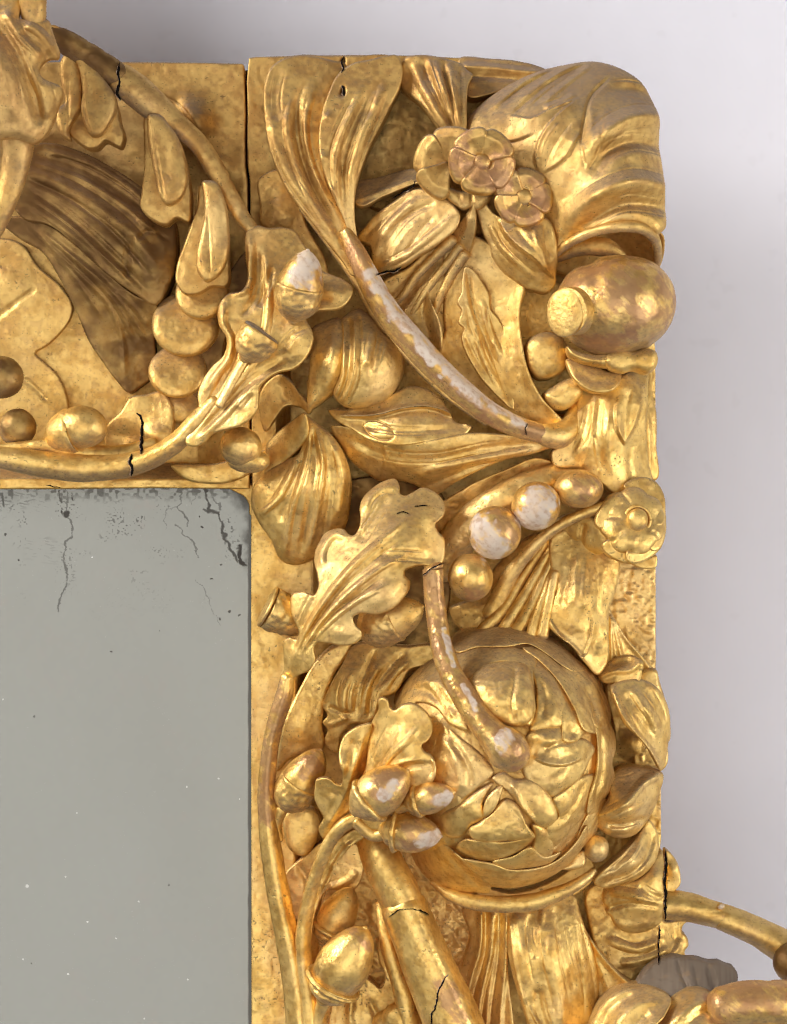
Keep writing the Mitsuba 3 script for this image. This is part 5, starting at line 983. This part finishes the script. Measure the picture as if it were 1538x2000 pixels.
acorn((634, 1952, 76), (714, 1810, 112), 54, bsdf='worn_gilding', cup=.24, label='large bright gold acorn near the bottom beside the oak stems')
tube('acorn_stem', [(612, 2040, 60, 14), (620, 1990, 66, 12), (634, 1952, 74, 14)], nz=.9)

# ------------------------------------------------------------------ thick branch and the petals at the bottom
relief('low_ground', [(640, 1720), (720, 1640), (800, 1640), (940, 1740), (960, 1800), (900, 1900), (920, 2080), (600, 2080), (620, 1900)], -34, f=[('b', 700, 1800, 30, 60, 0, -6)], th=50, r=6, nz=6.0)
tube('thick_branch', [(716, 1596, 62, 26), (730, 1640, 70, 34), (752, 1690, 80, 40), (775, 1734, 86, 42), (793, 1776, 90, 42)], nz=0.7, bsdf='worn_gilding', caps=(True, False), ridges=(3, .04, 2))
tube('thick_branch', [(791, 1777, 90, 45), (806, 1812, 92, 46), (824, 1856, 94, 48), (846, 1908, 94, 51), (874, 1970, 92, 55), (910, 2060, 88, 58)], nz=0.7, caps=(True, True), ridges=(4, .05, 1.4), bsdf='worn_gilding', label='lower length of the thick branch with a long crack')
tube('branch_ridge', [(744, 1770, 70, 12), (752, 1820, 78, 14), (768, 1880, 80, 16), (790, 1950, 78, 18), (806, 2060, 74, 20)], nz=1.3)
CRACKS_IN_WOOD.append(([(760, 1792), (776, 1780), (800, 1776), (824, 1780), (838, 1788)], 1.8))
CRACKS_IN_WOOD.append(([(876, 1904), (866, 1918), (856, 1940), (852, 1965), (844, 1985), (842, 2010)], 2.9))
relief('cut_leaf', [(668, 1920), (706, 1905), (730, 1920), (742, 1930), (752, 1905), (742, 1880), (738, 1840), (756, 1810), (780, 1860), (806, 1960), (800, 2080), (640, 2080), (640, 2000)], [(680, 1920, 22), (750, 1850, 24), (800, 2000, 30), (660, 2040, 20)], f=[('r', [(690, 1930), (684, 1980), (690, 2040)], 7, 8), ('r', [(720, 1950), (740, 2000), (740, 2060)], -6, 7)], th=30, r=5, nz=2.0)
blob('berry', 786, 1990, 66, 40, 36, 30, nz=1.2)
blob('berry', 760, 2006, 50, 34, 36, 30, nz=1.2)

relief('bell_petal', [(905, 1778), (945, 1770), (985, 1775), (992, 1818), (992, 1886), (1002, 1987), (1006, 2080), (900, 2080), (905, 2000), (890, 1936), (905, 1880), (918, 1830)], [(920, 1790, 34), (985, 1780, 60), (895, 1936, 20), (1000, 2040, 66), (940, 2000, 40)], f=[('r', [(940, 1780), (938, 1850), (918, 1920), (905, 1990)], 9, 5, .05), ('r', [(962, 1780), (958, 1860), (940, 1940), (925, 2060)], 11, 6, .05), ('r', [(950, 1780), (948, 1860), (928, 1940), (912, 2040)], -9, 5, .05), ('r', [(976, 1780), (974, 1870), (962, 1960), (955, 2060)], -9, 5, .05), ('r', [(988, 1790), (986, 1880), (978, 1960), (975, 2060)], 9, 5, .05)], th=40, r=6, nz=1.2)
relief('bell_petal', [(982, 1775), (1030, 1765), (1080, 1752), (1122, 1750), (1134, 1784), (1144, 1814), (1155, 1846), (1166, 1890), (1172, 1937), (1164, 1985), (1160, 2080), (1060, 2080), (1036, 2020), (1018, 1960), (998, 1890), (986, 1820)], [(985, 1780, 56), (1125, 1755, 54), (1170, 1920, 46), (1150, 2050, 52), (1020, 1960, 66), (1040, 1860, 84), (1120, 1860, 74), (1090, 2000, 80), (990, 1820, 60)],
       f=[('r', [(1012, 1780), (1010, 1840), (1020, 1900), (1034, 1960)], 12, 14, .1), ('r', [(1036, 1785), (1034, 1830), (1046, 1870)], -6, 6, .1), ('r', [(1066, 1800), (1074, 1870), (1090, 1940), (1100, 2000)], 9, 14, .1), ('r', [(996, 1800), (1004, 1880), (1024, 1950), (1060, 2010), (1090, 2050)], 8, 5, .05), ('r', [(1060, 1770), (1056, 1840), (1066, 1900)], 5, 5, .1), ('r', [(1086, 1770), (1100, 1850), (1122, 1930)], -5, 7, .1), ('r', [(1114, 1766), (1134, 1850), (1150, 1930), (1152, 2020)], 5, 9, .1), ('r', [(1050, 1930), (1056, 1970), (1080, 2030)], -8, 8, .1), ('r', [(1004, 1900), (1020, 1960), (1050, 2020)], 6, 6, .1), ('b', 1024, 1850, 16, 40, 0, 8), ('b', 1060, 1840, 14, 30, 10, -6), ('b', 1110, 1880, 14, 40, 10, 5)], th=60, r=7, nz=1.5)
relief('side_rib_leaf', [(1140, 1810), (1156, 1836), (1180, 1868), (1210, 1900), (1246, 1930), (1220, 1946), (1190, 1960), (1172, 1990), (1162, 1950), (1160, 1900), (1148, 1850)], [(1145, 1820, 44), (1240, 1930, 64), (1170, 1980, 36), (1190, 1900, 52)], f=[('r', [(1150, 1832), (1180, 1874), (1215, 1910), (1240, 1930)], 10, 6, .05), ('r', [(1158, 1860), (1180, 1910), (1195, 1950)], 6, 6)], th=50, r=5, nz=1.3)

# ------------------------------------------------------------------ right edge at the bottom: lobed leaf, arm, grey leaf, fruit
relief('cloth_ground', [(1148, 1740), (1180, 1720), (1294, 1720), (1300, 1800), (1340, 1798), (1366, 1796), (1352, 1802), (1338, 1808), (1334, 1822), (1342, 1830), (1347, 1842), (1346, 1852), (1340, 1858), (1344, 1882), (1340, 1900), (1250, 1940), (1214, 1908), (1164, 1848), (1150, 1800)], [(1150, 1760, 6), (1290, 1730, 4), (1345, 1840, -10), (1340, 1890, 0), (1250, 1930, 20), (1220, 1850, 26), (1290, 1860, 22)],
       f=[('r', [(1180, 1830), (1240, 1850), (1290, 1836)], 8, 9), ('r', [(1210, 1880), (1260, 1872), (1310, 1850)], 9, 8), ('b', 1260, 1900, 20, 20, 0, -10), ('b', 1318, 1830, 14, 18, 0, -8), ('r', [(1290, 1890), (1320, 1860), (1335, 1835)], 6, 7)], th=46, r=6, nz=3.0)
relief('lobed_leaf', [(1180, 1748), (1190, 1730), (1216, 1724), (1246, 1716), (1268, 1699), (1282, 1676), (1294, 1662), (1299, 1680), (1298, 1720), (1299, 1770), (1296, 1799), (1274, 1817), (1242, 1824), (1214, 1818), (1200, 1806), (1193, 1790), (1184, 1782), (1188, 1774), (1180, 1766)],
       [(1185, 1740, 42), (1294, 1665, 30), (1298, 1795, 34), (1240, 1822, 40), (1250, 1755, 66), (1190, 1785, 44)], f=[('r', [(1188, 1776), (1220, 1764), (1256, 1764), (1290, 1772)], -8, 5), ('r', [(1190, 1740), (1230, 1744), (1260, 1752)], 8, 10), ('r', [(1246, 1728), (1270, 1745), (1294, 1755)], -9, 7), ('b', 1280, 1710, 12, 16, 0, 9), ('r', [(1200, 1800), (1230, 1808), (1270, 1800)], 4, 8)], th=50, r=7, nz=1.6)
relief('lobed_leaf', [(1304, 1662), (1317, 1674), (1326, 1692), (1330, 1712), (1330, 1726), (1320, 1740), (1310, 1750), (1306, 1785), (1302, 1770), (1303, 1704)], 24, f=[('b', 1318, 1700, 10, 16, 0, 8)], th=50, r=5, nz=1.8)
box(f'{HOLD}__crack_backing', 1280, 1690, -60, 1312, 1830, -30, 'dark_wood')
CRACKS_IN_WOOD.append(([(1301, 1662), (1302, 1690), (1299, 1720), (1302, 1750), (1300, 1775), (1300, 1800)], 5.0))
CRACKS_IN_WOOD.append(([(1290, 1808), (1288, 1840), (1287, 1885)], 3.0))
tube('arm_stem', [(1300, 1768, 20, 30), (1345, 1773, 18, 28), (1385, 1784, 16, 26), (1412, 1792, 14, 25)], nz=1.2, caps=(True, False), ridges=(3, .06, 1))
tube('arm_stem', [(1412, 1792, 14, 26.5), (1450, 1807, 12, 27), (1490, 1826, 10, 29), (1530, 1850, 8, 33), (1590, 1892, 4, 34)], nz=1.0, caps=(True, True), ridges=(3, .04, 1))
blob('bud_ball', 1550, 1880, 40, 40, 40, 36, nz=1.6, bsdf='toned_shaded_gilding')
blob('gesso_chip', 1409, 1770, 30, 8, 7, 9, nz=.8, bsdf='worn_gilding')
relief('grey_leaf', [(1236, 1945), (1252, 1916), (1273, 1894), (1294, 1881), (1320, 1876), (1345, 1880), (1372, 1882), (1392, 1888), (1414, 1889), (1430, 1896), (1441, 1899), (1446, 1910), (1444, 1922), (1424, 1936), (1400, 1960), (1320, 1990), (1250, 1985)], [(1240, 1945, 104), (1294, 1882, 62), (1372, 1882, 58), (1444, 1910, 66), (1400, 1955, 112), (1320, 1980, 130), (1340, 1920, 96)],
       f=[('r', [(1326, 1878), (1334, 1908), (1348, 1940)], -10, 4), ('r', [(1348, 1884), (1352, 1915), (1356, 1945)], 8, 8), ('r', [(1388, 1890), (1394, 1920), (1400, 1945)], -9, 6), ('b', 1360, 1900, 10, 20, 0, -6)], th=40, r=8, nz=1.0, bsdf='dusty_wood', label='grey, bare upper side of a leaf at the bottom right')
relief('folded_leaf', [(1150, 2080), (1160, 2000), (1178, 1968), (1206, 1943), (1242, 1932), (1284, 1936), (1312, 1952), (1300, 1980), (1270, 2010), (1250, 2080)], [(1160, 2010, 110), (1206, 1945, 118), (1284, 1940, 124), (1260, 2010, 166), (1200, 2060, 150)], f=[('r', [(1190, 2040), (1214, 1990), (1250, 1960), (1296, 1952)], 12, 10), ('r', [(1220, 2060), (1236, 2010), (1270, 1975)], -10, 10), ('r', [(1176, 2020), (1200, 1970), (1240, 1944)], -6, 8)], th=60, r=10, nz=1.4)
relief('fruit_lobe', [(1262, 2080), (1272, 2010), (1282, 1986), (1300, 1966), (1326, 1946), (1358, 1934), (1388, 1941), (1412, 1960), (1424, 1986), (1422, 2080)], [(1275, 2000, 120), (1330, 1946, 116), (1388, 1942, 112), (1424, 1990, 116), (1350, 2060, 160), (1340, 2000, 150)], f=[('r', [(1276, 2040), (1310, 1996), (1356, 1962), (1400, 1952)], 10, 11), ('r', [(1300, 2050), (1336, 2006), (1380, 1978), (1416, 1974)], -9, 9), ('r', [(1284, 2000), (1320, 1966), (1360, 1944)], -6, 7)], th=60, r=9, dome=16, dm=34, nz=1.3, bsdf='worn_gilding')
tube('fruit_stalk', [(1412, 1968, 130, 42), (1450, 1962, 128, 45), (1500, 1960, 126, 45), (1513, 1960, 126, 44)], nz=1.3, bsdf='worn_gilding', caps=(True, False))
tube('fruit_stalk', [(1513, 1960, 126, 46), (1560, 1962, 124, 47), (1610, 1970, 120, 46)], nz=1.2, bsdf='worn_gilding')
tube('fruit_stalk', [(1420, 2030, 120, 30), (1470, 2012, 126, 26), (1530, 2004, 126, 28), (1600, 2000, 124, 30)], nz=1.6)

for pts, w in CRACKS_IN_WOOD:
    crack(pts, w)
